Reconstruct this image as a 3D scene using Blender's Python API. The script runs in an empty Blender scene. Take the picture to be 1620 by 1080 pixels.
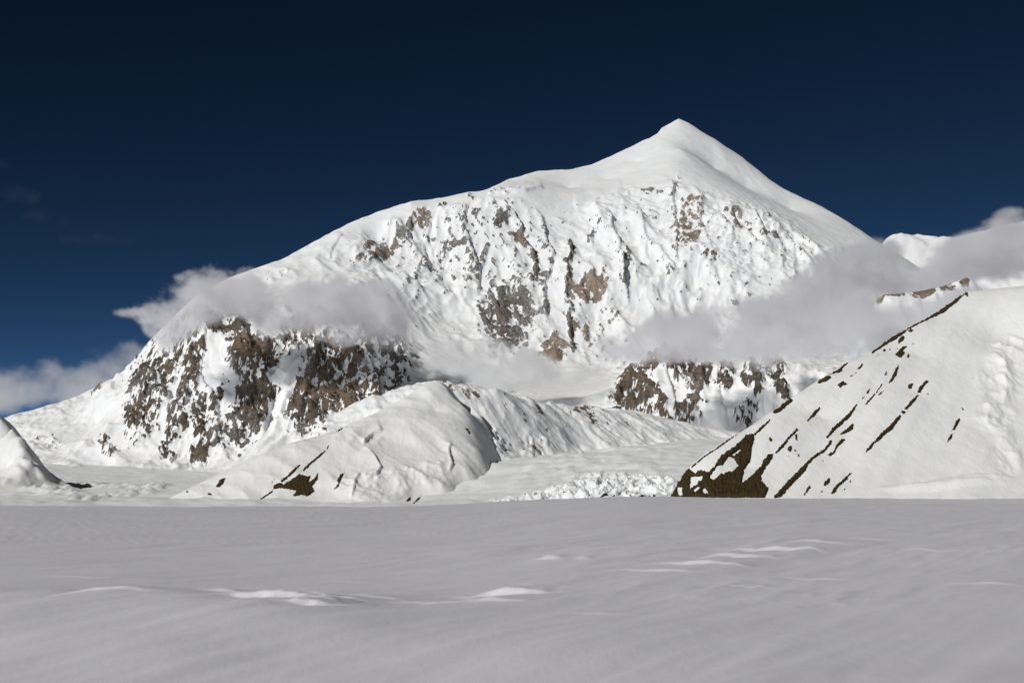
import bpy, math, random
import numpy as np

# ------------------------------------------------------------------ camera, sky, sun, exposure
sc = bpy.context.scene
COL = sc.collection
F = 2250.0                      # focal length in photo pixels (1620 wide) = 50 mm on a 36 mm frame
TH = math.atan(230.0 / F)       # upward tilt of the camera
CT, ST = math.cos(TH), math.sin(TH)

cam_data = bpy.data.cameras.new('camera')
cam_data.lens = 50.0
cam_data.sensor_width = 36.0
cam_data.clip_start = 0.5
cam_data.clip_end = 120000.0
cam = bpy.data.objects.new('camera', cam_data)
cam.location = (0, 0, 0)
cam.rotation_euler = (math.radians(90) + TH, 0, 0)
COL.objects.link(cam)
sc.camera = cam

SUN_ELEV = math.radians(31.0)
SUN_BACK = math.radians(40.0)   # sun stands behind the camera, this far round to its left
SUN_DIR = np.array([-math.sin(SUN_BACK) * math.cos(SUN_ELEV), -math.cos(SUN_BACK) * math.cos(SUN_ELEV), math.sin(SUN_ELEV)])

world = bpy.data.worlds.new('World')
sc.world = world
world.use_nodes = True
wn = world.node_tree
for n in list(wn.nodes):
    wn.nodes.remove(n)
w_out = wn.nodes.new('ShaderNodeOutputWorld')
w_bg = wn.nodes.new('ShaderNodeBackground')
w_sky = wn.nodes.new('ShaderNodeTexSky')
w_sky.sky_type = 'NISHITA'
w_sky.sun_disc = False
w_sky.sun_elevation = SUN_ELEV
w_sky.sun_rotation = math.atan2(SUN_DIR[0], SUN_DIR[1])
w_sky.altitude = 2000.0
w_sky.air_density = 0.15
w_sky.dust_density = 0.0
w_sky.ozone_density = 5.0
w_gam = wn.nodes.new('ShaderNodeGamma')
w_gam.inputs['Gamma'].default_value = 1.75
w_tint = wn.nodes.new('ShaderNodeVectorMath')       # the deep navy of high thin air
w_tint.operation = 'MULTIPLY'
w_tint.inputs[1].default_value = (2.2, 1.72, 0.79)
wn.links.new(w_sky.outputs[0], w_gam.inputs[0])
wn.links.new(w_gam.outputs[0], w_tint.inputs[0])
wn.links.new(w_tint.outputs[0], w_bg.inputs['Color'])
w_bg.inputs['Strength'].default_value = 0.05
wn.links.new(w_bg.outputs[0], w_out.inputs['Surface'])

sun_data = bpy.data.lights.new('sun', 'SUN')
sun_data.energy = 5.0
sun_data.angle = math.radians(0.55)
sun_data.color = (1.0, 0.98, 0.95)
sun = bpy.data.objects.new('sun', sun_data)
from mathutils import Vector
sun.rotation_euler = Vector(SUN_DIR).to_track_quat('Z', 'Y').to_euler()
sun.location = (-3000, -3000, 3000)
COL.objects.link(sun)

sc.view_settings.view_transform = 'Standard'
sc.view_settings.look = 'None'
sc.view_settings.gamma = 1.0
sc.view_settings.use_curve_mapping = False
sc.view_settings.exposure = -0.64
sc.render.engine = 'CYCLES'
sc.cycles.use_denoising = True
sc.cycles.volume_bounces = 4
sc.cycles.volume_step_rate = 1.4
sc.cycles.volume_preview_step_rate = 2.0
sc.cycles.max_bounces = 6
sc.cycles.diffuse_bounces = 3

# ------------------------------------------------------------------ picture geometry <-> place
def direction(px, py):
    u = (np.asarray(px, float) - 810.0) / F
    v = (540.0 - np.asarray(py, float)) / F
    return u, CT - v * ST, ST + v * CT

def at(px, py, Y):
    dx, dy, dz = direction(px, py)
    return dx / dy * Y, Y, dz / dy * Y

def project(X, Y, Z):
    yc = Y * CT + Z * ST
    zc = -Y * ST + Z * CT
    return 810.0 + F * X / yc, 540.0 - F * zc / yc

# ------------------------------------------------------------------ noise
def _hash(ix, iy, seed):
    h = (ix.astype(np.int64) * 374761393 + iy.astype(np.int64) * 668265263 + seed * 1442695041) & 0xffffffff
    h = ((h ^ (h >> 13)) * 1274126177) & 0xffffffff
    h = ((h ^ (h >> 16)) * 2246822519) & 0xffffffff
    return (h ^ (h >> 15)) & 0xffffffff

_ANG = np.arange(256) * (2 * np.pi / 256)
_GX, _GY = np.cos(_ANG).astype(np.float32), np.sin(_ANG).astype(np.float32)

def perlin(x, y, seed=0):
    x0 = np.floor(x); y0 = np.floor(y)
    fx = (x - x0).astype(np.float32); fy = (y - y0).astype(np.float32)
    ix = x0.astype(np.int64); iy = y0.astype(np.int64)
    u = fx * fx * fx * (fx * (fx * 6 - 15) + 10)
    v = fy * fy * fy * (fy * (fy * 6 - 15) + 10)
    def g(dx, dy):
        h = _hash(ix + dx, iy + dy, seed) & 255
        return _GX[h] * (fx - dx) + _GY[h] * (fy - dy)
    a = g(0, 0); b = g(1, 0); c = g(0, 1); d = g(1, 1)
    return (a + u * (b - a)) * (1 - v) + (c + u * (d - c)) * v

def fbm(x, y, octaves=5, gain=0.5, lac=2.03, seed=0):
    s = np.zeros(np.shape(x), np.float32); amp = 1.0
    for o in range(octaves):
        s += amp * perlin(x, y, seed + o * 17)
        x = x * lac + 13.7; y = y * lac - 7.1; amp *= gain
    return s

def ridged(x, y, octaves=5, gain=0.5, lac=2.07, seed=0):
    s = np.zeros(np.shape(x), np.float32); amp = 1.0; w = 1.0
    for o in range(octaves):
        n = 1 - np.abs(perlin(x, y, seed + o * 29)) * 1.9
        n = np.clip(n, 0, 1) ** 2
        s += amp * n * w
        w = np.clip(n * 1.6, 0, 1)
        x = x * lac + 5.3; y = y * lac + 9.9; amp *= gain
    return s

def smooth(e0, e1, x):
    t = np.clip((x - e0) / (e1 - e0), 0, 1)
    return t * t * (3 - 2 * t)

def erosion(x, y, hx, hy, octaves=5, stripes=1.0, branch=1.4, gain=0.45, seed=0):
    """Branching gullies that run down the slope (hx, hy); x, y in units of the largest gully spacing."""
    gl = np.sqrt(hx * hx + hy * hy) + 1e-4
    dx = (hy / gl).astype(np.float32) * stripes
    dy = (-hx / gl).astype(np.float32) * stripes
    H = np.zeros(np.shape(x), np.float32); GXs = np.zeros_like(H); GYs = np.zeros_like(H)
    a, f = 0.5, 1.0
    for o in range(octaves):
        sx = dx + GYs * branch; sy = dy - GXs * branch
        qx = x * f; qy = y * f
        x0 = np.floor(qx); y0 = np.floor(qy)
        fx = (qx - x0).astype(np.float32); fy = (qy - y0).astype(np.float32)
        ix = x0.astype(np.int64); iy = y0.astype(np.int64)
        va = np.zeros_like(H); vx = np.zeros_like(H); vy = np.zeros_like(H); wt = np.zeros_like(H)
        for i in (-1, 0, 1):
            for j in (-1, 0, 1):
                h = _hash(ix + i, iy + j, seed + o * 101)
                ox = ((h & 1023) / 1023.0).astype(np.float32) * 0.9 + 0.05
                oy = (((h >> 10) & 1023) / 1023.0).astype(np.float32) * 0.9 + 0.05
                ppx = fx - i - ox; ppy = fy - j - oy
                w = np.exp(-2.6 * (ppx * ppx + ppy * ppy))
                m = (ppx * sx + ppy * sy) * 6.2832
                va += np.cos(m) * w
                sn = -np.sin(m) * w
                vx += sn * sx; vy += sn * sy
                wt += w
        H += a * va / wt
        GXs += a * f * vx / wt * 0.5; GYs += a * f * vy / wt * 0.5
        a *= gain; f *= 1.95
    return H

# ------------------------------------------------------------------ materials
def new_mat(name):
    m = bpy.data.materials.new(name)
    m.use_nodes = True
    nt = m.node_tree
    for n in list(nt.nodes):
        nt.nodes.remove(n)
    out = nt.nodes.new('ShaderNodeOutputMaterial')
    return m, nt, out

def noise_node(nt, scale, detail=5.0, rough=0.55, coord=None, vec_scale=None):
    n = nt.nodes.new('ShaderNodeTexNoise')
    n.inputs['Scale'].default_value = scale
    n.inputs['Detail'].default_value = detail
    n.inputs['Roughness'].default_value = rough
    src = coord
    if vec_scale is not None:
        mp = nt.nodes.new('ShaderNodeMapping')
        mp.inputs['Scale'].default_value = vec_scale
        nt.links.new(src, mp.inputs['Vector'])
        src = mp.outputs[0]
    nt.links.new(src, n.inputs['Vector'])
    return n

def ramp(nt, fac, stops):
    r = nt.nodes.new('ShaderNodeValToRGB')
    e = r.color_ramp.elements
    while len(e) > 1:
        e.remove(e[0])
    e[0].position = stops[0][0]; e[0].color = (*stops[0][1], 1)
    for p, c in stops[1:]:
        k = e.new(p); k.color = (*c, 1)
    nt.links.new(fac, r.inputs['Fac'])
    return r

def math_node(nt, op, a, b=None, c=None):
    n = nt.nodes.new('ShaderNodeMath'); n.operation = op
    for i, v in enumerate((a, b, c)):
        if v is None: continue
        if isinstance(v, (int, float)): n.inputs[i].default_value = v
        else: nt.links.new(v, n.inputs[i])
    return n.outputs[0]

def snow_color(nt, coord, scale, c0, c1):
    n = noise_node(nt, scale, 6, 0.6, coord)
    return ramp(nt, n.outputs['Fac'], [(0.3, c0), (0.7, c1)]).outputs['Color']

def snow_rock_material(name, grain, bump_m, rock_a, rock_b, rock_c, snow0=(0.80, 0.81, 0.82), snow1=(0.89, 0.885, 0.87)):
    """Snow with rock showing where the mesh attribute 'rock' says the ground is bare; 'warm' shifts the stone's hue."""
    m, nt, out = new_mat(name)
    geo = nt.nodes.new('ShaderNodeNewGeometry')
    pos = geo.outputs['Position']
    at_r = nt.nodes.new('ShaderNodeAttribute'); at_r.attribute_name = 'rock'
    at_w = nt.nodes.new('ShaderNodeAttribute'); at_w.attribute_name = 'warm'
    n1 = noise_node(nt, 1.0 / grain, 5, 0.65, pos)
    n2 = noise_node(nt, 0.32 / grain, 4, 0.6, pos, (1, 1, 0.55))
    v = math_node(nt, 'MULTIPLY_ADD', math_node(nt, 'SUBTRACT', n1.outputs['Fac'], 0.5), 0.62, at_r.outputs['Fac'])
    v = math_node(nt, 'MULTIPLY_ADD', math_node(nt, 'SUBTRACT', n2.outputs['Fac'], 0.5), 0.55, v)
    mr = nt.nodes.new('ShaderNodeMapRange')
    mr.interpolation_type = 'SMOOTHSTEP'
    mr.inputs['From Min'].default_value = 0.47
    mr.inputs['From Max'].default_value = 0.56
    nt.links.new(v, mr.inputs['Value'])
    at_d = nt.nodes.new('ShaderNodeAttribute'); at_d.attribute_name = 'dust_haze'
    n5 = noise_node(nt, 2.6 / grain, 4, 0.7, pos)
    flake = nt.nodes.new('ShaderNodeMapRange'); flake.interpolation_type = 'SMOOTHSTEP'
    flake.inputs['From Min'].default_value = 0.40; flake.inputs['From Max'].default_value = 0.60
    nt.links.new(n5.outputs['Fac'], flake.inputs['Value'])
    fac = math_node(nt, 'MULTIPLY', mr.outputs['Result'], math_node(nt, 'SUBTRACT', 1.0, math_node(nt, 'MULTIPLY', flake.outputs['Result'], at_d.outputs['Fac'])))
    n3 = noise_node(nt, 0.9 / grain, 5, 0.65, pos, (0.45, 0.45, 1.5))
    n3.inputs['Vector'].links[0].from_node.inputs['Rotation'].default_value = (0, math.radians(38), 0)
    rc = ramp(nt, n3.outputs['Fac'], [(0.36, rock_a), (0.64, rock_b)])
    n4 = noise_node(nt, 2.2 / grain, 3, 0.6, pos)
    warm = nt.nodes.new('ShaderNodeMix'); warm.data_type = 'RGBA'
    nt.links.new(at_w.outputs['Fac'], warm.inputs['Factor'])
    nt.links.new(rc.outputs['Color'], warm.inputs['A'])
    warm.inputs['B'].default_value = (*rock_c, 1)
    dark = nt.nodes.new('ShaderNodeMix'); dark.data_type = 'RGBA'; dark.blend_type = 'MULTIPLY'
    dark.inputs['Factor'].default_value = 0.7
    nt.links.new(warm.outputs['Result'], dark.inputs['A'])
    nt.links.new(ramp(nt, n4.outputs['Fac'], [(0.3, (0.45, 0.45, 0.45)), (0.7, (1.35, 1.3, 1.25))]).outputs['Color'], dark.inputs['B'])
    mix = nt.nodes.new('ShaderNodeMix'); mix.data_type = 'RGBA'
    nt.links.new(fac, mix.inputs['Factor'])
    nt.links.new(snow_color(nt, pos, 0.2 / grain, snow0, snow1), mix.inputs['A'])
    nt.links.new(dark.outputs['Result'], mix.inputs['B'])
    b = nt.nodes.new('ShaderNodeBsdfPrincipled')
    b.inputs['Roughness'].default_value = 0.75
    b.inputs['Specular IOR Level'].default_value = 0.15
    nt.links.new(mix.outputs['Result'], b.inputs['Base Color'])
    nb = noise_node(nt, 0.8 / grain, 6, 0.65, pos)
    bp = nt.nodes.new('ShaderNodeBump')
    amp = math_node(nt, 'MULTIPLY_ADD', fac, bump_m * 2.0, bump_m * 0.55)
    nt.links.new(math_node(nt, 'MULTIPLY', nb.outputs['Fac'], amp), bp.inputs['Height'])
    bp.inputs['Distance'].default_value = 1.0
    bp.inputs['Strength'].default_value = 1.0
    nt.links.new(bp.outputs['Normal'], b.inputs['Normal'])
    nt.links.new(b.outputs[0], out.inputs['Surface'])
    return m

def plain_rock_material(name, grain, stops):
    m, nt, out = new_mat(name)
    geo = nt.nodes.new('ShaderNodeNewGeometry')
    pos = geo.outputs['Position']
    n1 = noise_node(nt, 1.0 / grain, 7, 0.7, pos)
    b = nt.nodes.new('ShaderNodeBsdfPrincipled')
    b.inputs['Roughness'].default_value = 0.9
    b.inputs['Specular IOR Level'].default_value = 0.1
    nt.links.new(ramp(nt, n1.outputs['Fac'], stops).outputs['Color'], b.inputs['Base Color'])
    nb = noise_node(nt, 2.0 / grain, 6, 0.7, pos)
    bp = nt.nodes.new('ShaderNodeBump')
    bp.inputs['Distance'].default_value = grain * 0.5
    bp.inputs['Strength'].default_value = 0.9
    nt.links.new(nb.outputs['Fac'], bp.inputs['Height'])
    nt.links.new(bp.outputs['Normal'], b.inputs['Normal'])
    nt.links.new(b.outputs[0], out.inputs['Surface'])
    return m

def snow_material(name, grain, bump, c0, c1, crust=0.0):
    m, nt, out = new_mat(name)
    geo = nt.nodes.new('ShaderNodeNewGeometry')
    pos = geo.outputs['Position']
    b = nt.nodes.new('ShaderNodeBsdfPrincipled')
    b.inputs['Roughness'].default_value = 0.7
    b.inputs['Specular IOR Level'].default_value = 0.15
    nt.links.new(snow_color(nt, pos, 0.15 / grain, c0, c1), b.inputs['Base Color'])
    nb = noise_node(nt, 1.0 / grain, 5, 0.6, pos, (1.0, 0.35, 1.0))
    nb.inputs['Vector'].links[0].from_node.inputs['Rotation'].default_value = (0, 0, math.radians(27))
    bp = nt.nodes.new('ShaderNodeBump')
    bp.inputs['Distance'].default_value = bump
    bp.inputs['Strength'].default_value = 1.0
    hgt = nb.outputs['Fac']
    if crust:
        nf = noise_node(nt, 8.0 / grain, 4, 0.6, pos, (1.0, 0.4, 1.0))
        nf.inputs['Vector'].links[0].from_node.inputs['Rotation'].default_value = (0, 0, math.radians(27))
        hgt = math_node(nt, 'MULTIPLY_ADD', nf.outputs['Fac'], crust, hgt)
    nt.links.new(hgt, bp.inputs['Height'])
    nt.links.new(bp.outputs['Normal'], b.inputs['Normal'])
    nt.links.new(b.outputs[0], out.inputs['Surface'])
    return m

M_MOUNT = snow_rock_material('mountain_snow_and_rock', 22.0, 3.0, (0.048, 0.040, 0.035), (0.150, 0.122, 0.098), (0.235, 0.165, 0.108))
M_RIDGE = snow_rock_material('ridge_snow_and_rock', 14.0, 1.6, (0.12, 0.10, 0.085), (0.24, 0.20, 0.16), (0.30, 0.22, 0.15))
M_SLOPE = snow_material('slope_snow', 9.0, 0.9, (0.80, 0.80, 0.79), (0.87, 0.865, 0.84))
M_FIELD = snow_material('wind_packed_snow', 1.1, 0.03, (0.845, 0.832, 0.872), (0.895, 0.885, 0.917), crust=0.16)  # lavender cast of skylight in the shade is put into the base colour
M_GLAC = snow_material('glacier_snow', 12.0, 1.0, (0.78, 0.795, 0.80), (0.88, 0.885, 0.88))
M_ICE = snow_material('broken_ice', 5.0, 1.0, (0.80, 0.83, 0.84), (0.88, 0.885, 0.88))
M_ROCK = plain_rock_material('dark_brown_rock', 7.0, [(0.25, (0.034, 0.024, 0.011)), (0.6, (0.066, 0.046, 0.021)), (0.8, (0.11, 0.078, 0.04))])

# ------------------------------------------------------------------ terrain helpers
def tps(points, X, Y, sx=1000.0):
    """Surface through scattered 3-D points (kernel r, linear drift), evaluated on arrays X, Y."""
    P = np.array(points, float)
    px, py, pz = P[:, 0] / sx, P[:, 1] / sx, P[:, 2]
    n = len(P)
    R = np.sqrt((px[:, None] - px) ** 2 + (py[:, None] - py) ** 2)
    A = np.zeros((n + 3, n + 3))
    A[:n, :n] = R + np.eye(n) * 1e-6
    A[:n, n] = 1; A[:n, n + 1] = px; A[:n, n + 2] = py
    A[n:, :n] = A[:n, n:].T
    w = np.linalg.solve(A, np.concatenate([pz, [0, 0, 0]]))
    xs, ys = (X / sx).astype(np.float32), (Y / sx).astype(np.float32)
    Z = (w[n] + w[n + 1] * xs + w[n + 2] * ys).astype(np.float32)
    for i in range(n):
        Z += np.float32(w[i]) * np.sqrt((xs - np.float32(px[i])) ** 2 + (ys - np.float32(py[i])) ** 2 + np.float32(1e-5))
    return Z

def grid(a0, a1, na, rows):
    a = np.linspace(a0, a1, na)
    A, Y = np.meshgrid(a, np.asarray(rows, float))
    return A, Y, A * Y

def gradient(Z, A, Y):
    Za = np.gradient(Z, A[0], axis=1)
    Zy = np.gradient(Z, Y[:, 0], axis=0)
    hx = Za / Y
    return hx, Zy - A * hx

def warp_rows(y0, y1, n, dense):
    """Row distances between y0 and y1, packed closer inside the (lo, hi, weight) spans of dense."""
    t = np.linspace(y0, y1, 4000)
    w = np.ones_like(t)
    for lo, hi, k in dense:
        w += (k - 1) * smooth(lo - 150, lo + 150, t) * (1 - smooth(hi - 150, hi + 150, t))
    c = np.concatenate([[0], np.cumsum((w[1:] + w[:-1]) / 2)])
    return np.interp(np.linspace(0, c[-1], n), c, t)

def mesh_from_grid(name, X, Y, Z, mat, attrs=None, parent=None, mask=None):
    r, c = Z.shape
    me = bpy.data.meshes.new(name)
    co = np.stack([X, Y, Z], -1).reshape(-1, 3).astype(np.float32)
    idx = np.arange(r * c).reshape(r, c)
    q = np.stack([idx[:-1, :-1], idx[:-1, 1:], idx[1:, 1:], idx[1:, :-1]], -1).reshape(-1, 4)
    if mask is not None:
        q = q[mask.reshape(-1)]
    me.vertices.add(len(co)); me.vertices.foreach_set('co', co.ravel())
    me.loops.add(q.size); me.loops.foreach_set('vertex_index', q.ravel().astype(np.int32))
    me.polygons.add(len(q)); me.polygons.foreach_set('loop_start', (np.arange(len(q)) * 4).astype(np.int32))
    me.polygons.foreach_set('use_smooth', np.ones(len(q), bool))
    me.update(calc_edges=True)
    for k, v in (attrs or {}).items():
        at_ = me.attributes.new(k, 'FLOAT', 'POINT')
        at_.data.foreach_set('value', np.asarray(v, np.float32).ravel())
    me.materials.append(mat)
    o = bpy.data.objects.new(name, me)
    COL.objects.link(o)
    if parent is not None:
        o.parent = parent
    return o

def blur(Z, k):
    for ax in (0, 1):
        P = np.pad(Z, [(k + 1, k) if i == ax else (0, 0) for i in (0, 1)], mode='edge').astype(np.float64)
        C = np.cumsum(P, axis=ax)
        Z = (np.take(C, np.arange(2 * k + 1, C.shape[ax]), axis=ax) - np.take(C, np.arange(0, C.shape[ax] - 2 * k - 1), axis=ax)) / (2 * k + 1)
    return Z.astype(np.float32)

def fit_skyline(A, Y, Z, line, reach=650.0, keep=1.0):
    """Raise or lower the crest so that its outline runs along the given ridge line."""
    L = np.array(line, float)
    dx, dy, dz = direction(L[:, 0], L[:, 1])
    a, s = dx / dy, dz / dy
    cols = A[0]
    want = np.interp(cols, a, s)
    on = (cols >= a[0]) & (cols <= a[-1])
    for it in range(5):
        S = Z / Y
        i = S.argmax(0); k = np.arange(len(cols))
        yi = Y[i, k]
        dzc = np.where(on, (want - S[i, k]) * yi, 0)
        def sm(v, w):
            k_ = np.hanning(w); k_ /= k_.sum()
            return np.convolve(np.pad(v, w // 2, mode='edge'), k_, 'valid')
        dzc = sm(dzc, 5); low = sm(dzc, 45)
        yi = sm(yi, 61)
        q = (Y - yi) / reach
        Z = Z + low * np.exp(-q ** 2) + (dzc - low) * np.exp(-(q * 7) ** 2)
    return Z

def tag(o, label=None, cat=None, group=None, kind=None):
    if label: o['label'] = label
    if cat: o['category'] = cat
    if group: o['group'] = group
    if kind: o['kind'] = kind
    return o

def blobs(PX, PY, items):
    """Soft union of turned ellipses (px, py, rx, ry, degrees, strength) on the face of a slope."""
    S = np.zeros(PX.shape, np.float32)
    for px, py, rx, ry, deg, s in items:
        c, sn = math.cos(math.radians(deg)), math.sin(math.radians(deg))
        dx, dy = PX - px, PY - py
        u = (dx * c + dy * sn) / rx; v = (-dx * sn + dy * c) / ry
        d = np.sqrt(u * u + v * v)
        k = s * (1 - smooth(0.55, 1.35, d))
        S = np.maximum(S, k) if s > 0 else S + k
    return S

def seg_dist(PX, PY, pts):
    """Distance to a polyline and the signed side (positive to the left of its travel)."""
    best = np.full(PX.shape, 1e9, np.float32); side = np.zeros(PX.shape, np.float32); tt = np.zeros(PX.shape, np.float32)
    n = len(pts) - 1
    for k in range(n):
        (x0, y0), (x1, y1) = pts[k], pts[k + 1]
        dx, dy = x1 - x0, y1 - y0
        L2 = dx * dx + dy * dy
        t = np.clip(((PX - x0) * dx + (PY - y0) * dy) / L2, 0, 1)
        ex, ey = PX - (x0 + t * dx), PY - (y0 + t * dy)
        d = np.sqrt(ex * ex + ey * ey)
        m = d < best
        best = np.where(m, d, best)
        side = np.where(m, np.sign(dx * ey - dy * ex), side)
        tt = np.where(m, (k + t) / n, tt)
    return best, side, tt

def scarp(PX, PY, pts, height, width):
    """A step along a line drawn from top to bottom: high ground on its left in the picture, dropping off sharply to its right."""
    d, s, t = seg_dist(PX, PY, pts)
    e = smooth(0, 0.12, t) * (1 - smooth(0.88, 1.0, t))
    sd = d * s
    return height * e * np.where(sd > 0, np.exp(-sd / width), np.exp(sd / 1.2)) * smooth(-3.0, 0.8, sd)

# ------------------------------------------------------------------ the big mountain
SKY = [(-120, 705, 7600), (-60, 685, 7700), (20, 656, 7800), (60, 646, 7900), (110, 631, 8000), (150, 613, 8100), (180, 596, 8150), (205, 578, 8200),
       (235, 540, 8350), (260, 515, 8500), (310, 468, 8700), (360, 440, 8800), (420, 418, 9000), (455, 406, 9100), (500, 381, 9200), (530, 364, 9300),
       (560, 350, 9400), (600, 334, 9500), (650, 319, 9500), (700, 313, 9550), (740, 303, 9600), (768, 301, 9650)]
SKY2 = [(775, 297, 10500), (800, 285, 10800), (850, 271, 11000), (880, 269, 11100), (905, 268, 11200), (935, 261, 11400), (985, 238, 11700), (1015, 224, 11850),
        (1040, 212, 12000), (1047, 202, 12020), (1062, 195, 12040), (1074, 187, 12050), (1088, 194, 12050), (1101, 202, 12050), (1130, 220, 12000),
        (1165, 242, 11900), (1200, 269, 11700), (1220, 286, 11600), (1240, 299, 11500), (1270, 313, 11350), (1300, 327, 11200), (1340, 350, 11000),
        (1385, 380, 10800), (1450, 420, 10600), (1540, 480, 10400), (1650, 560, 10300)]
BODY = [(830, 304, 9700), (870, 318, 9700), (920, 330, 9700), (980, 312, 9900), (1040, 285, 10200), (1075, 275, 10300), (1110, 290, 10200), (1160, 315, 10000),
        (1220, 345, 9900), (1290, 378, 9900), (1350, 405, 9900),
        (1075, 235, 11000), (1072, 258, 10600), (1130, 264, 11200), (1180, 296, 11050), (1250, 332, 10850), (960, 285, 10700), (900, 297, 10450), (850, 287, 10350), (1010, 255, 11050),
        (600, 380, 9250), (650, 400, 9150), (700, 420, 9150), (760, 400, 9200), (820, 420, 9150), (880, 440, 9100), (940, 420, 9200), (1000, 420, 9250), (1070, 400, 9350),
        (1130, 420, 9250), (1200, 430, 9250), (1280, 450, 9200), (1350, 460, 9200),
        (700, 500, 8700), (760, 520, 8600), (800, 540, 8500), (850, 570, 8400), (900, 580, 8350), (950, 570, 8450), (1000, 560, 8500), (1080, 540, 8600),
        (1160, 530, 8700), (1260, 520, 8800), (1400, 520, 8900),
        (850, 600, 8100), (920, 605, 8000), (980, 600, 8000), (870, 620, 7500), (940, 628, 7300), (1000, 600, 7600), (700, 565, 8200), (670, 548, 8250),
        (310, 490, 7800), (350, 493, 7750), (400, 500, 7800), (450, 510, 7800), (500, 505, 7900), (560, 512, 7900), (620, 530, 7900), (655, 565, 7850),
        (250, 545, 7850), (400, 460, 8300), (450, 450, 8500), (520, 430, 8700), (580, 440, 8600), (640, 470, 8600),
        (230, 600, 7500), (300, 590, 7420), (370, 590, 7380), (430, 590, 7380), (500, 600, 7380), (570, 610, 7380), (630, 610, 7480),
        (200, 700, 7000), (260, 720, 6900), (310, 738, 6850), (370, 722, 6900), (420, 702, 6900), (480, 692, 6900), (560, 676, 6900), (640, 642, 7000), (700, 640, 6900),
        (60, 690, 7450), (110, 680, 7480), (160, 660, 7550), (40, 703, 7250), (100, 717, 7080), (170, 732, 6900),
        (1000, 590, 7100), (1050, 570, 7100), (1120, 565, 7150), (1200, 562, 7200), (1300, 560, 7300), (1400, 560, 7400),
        (980, 662, 6750), (1040, 693, 6600), (1100, 692, 6550), (1180, 685, 6500), (1260, 670, 6500), (1350, 650, 6500), (1100, 556, 7700), (1250, 545, 7800)]
far = lambda p: (p[0], p[1], p[2] if p[2] < 9750 else 9750 + (p[2] - 9750) * 0.74)
pts = []
for p in SKY:
    x, y, z = at(*p); pts.append((x, y, z))
    pts.append((x * 1.12, y + 1000, z - 620)); pts.append((x * 1.3, y + 2600, z - 1300))
for p in SKY2:
    x, y, z = at(*far(p)); pts.append((x, y, z))
    pts.append((x * 1.07, y + 900, z - 560)); pts.append((x * 1.2, y + 2600, z - 1300))
pts = [p for i, p in enumerate(pts) if not (9000 < p[1] < 12600 and p[0] > -1900 and p[0] < 400 and i < 3 * len(SKY) and i % 3)]
for p in BODY:
    pts.append(at(*far(p)))
for a in np.linspace(-0.5, 0.5, 9):
    pts.append((a * 6000, 6050, 0)); pts.append((a * 5600, 5600, -90))

A, Y, X = grid(-0.44, 0.50, 960, warp_rows(6180, 13600, 690, [(6800, 9800, 2.6), (9800, 11600, 1.7)]))
Z = tps(pts, X, Y)
PX, PY = project(X, Y, Z)

# where the face is smooth snow and where it is broken
upper = np.interp(PX, [400, 600, 770, 830, 920, 980, 1075, 1160, 1220, 1300, 1400], [400, 345, 300, 312, 322, 305, 284, 315, 345, 380, 420])
face = smooth(-4, 22, PY - upper)
near_left = 1 - smooth(9200, 9400, Y)
rough = np.maximum(0.10, face)
rough = np.where((Y > 9750) & (PX < 830), 0.08, rough)
smooth_spots = blobs(PX, PY, [(910, 612, 110, 30, 8, 0.9), (440, 445, 150, 35, -12, 0.55), (500, 395, 120, 25, -28, 0.55), (715, 545, 60, 45, 20, 0.5), (1250, 470, 160, 60, 0, 0.35)])
rough = rough * (1 - smooth_spots)
hx, hy = gradient(Z, A, Y)
steep = np.sqrt(hx * hx + hy * hy)
wx = X + 160 * fbm(X / 900, Y / 900, 3, seed=3); wy = Y + 160 * fbm(X / 900, Y / 900, 3, seed=4)
er = erosion(wx / 430, wy / 600, hx + 0.45 * fbm(X / 500, Y / 500, 3, seed=8), hy + 0.2 * fbm(X / 500, Y / 500, 3, seed=18), 5, stripes=0.9, branch=1.5, gain=0.5, seed=11)
er2 = erosion(wx / 120, wy / 170, hx + 0.5 * fbm(X / 160, Y / 160, 2, seed=28), hy, 3, stripes=1.0, branch=1.3, seed=31)
vary = 0.35 + 1.1 * smooth(-0.45, 0.5, fbm(X / 620, Y / 620, 3, seed=13))
Z1 = Z + rough * np.clip(steep, 0.15, 1.1) * vary * (18 * er + 11 * er2)
big = ridged(wx / 520 + wy / 1500, wy / 760, 4, gain=0.5, seed=5)
Z1 += rough * (62 * (big - 0.75)) * np.clip(steep, 0.2, 1.0)
Z1 += rough * vary * 13 * (ridged(wx / 150 - wy / 300, wy / 170, 4, gain=0.55, seed=6) - 0.6) + (0.22 + rough) * 4.5 * fbm(X / 90, Y / 120, 4, gain=0.6, seed=9)

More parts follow.
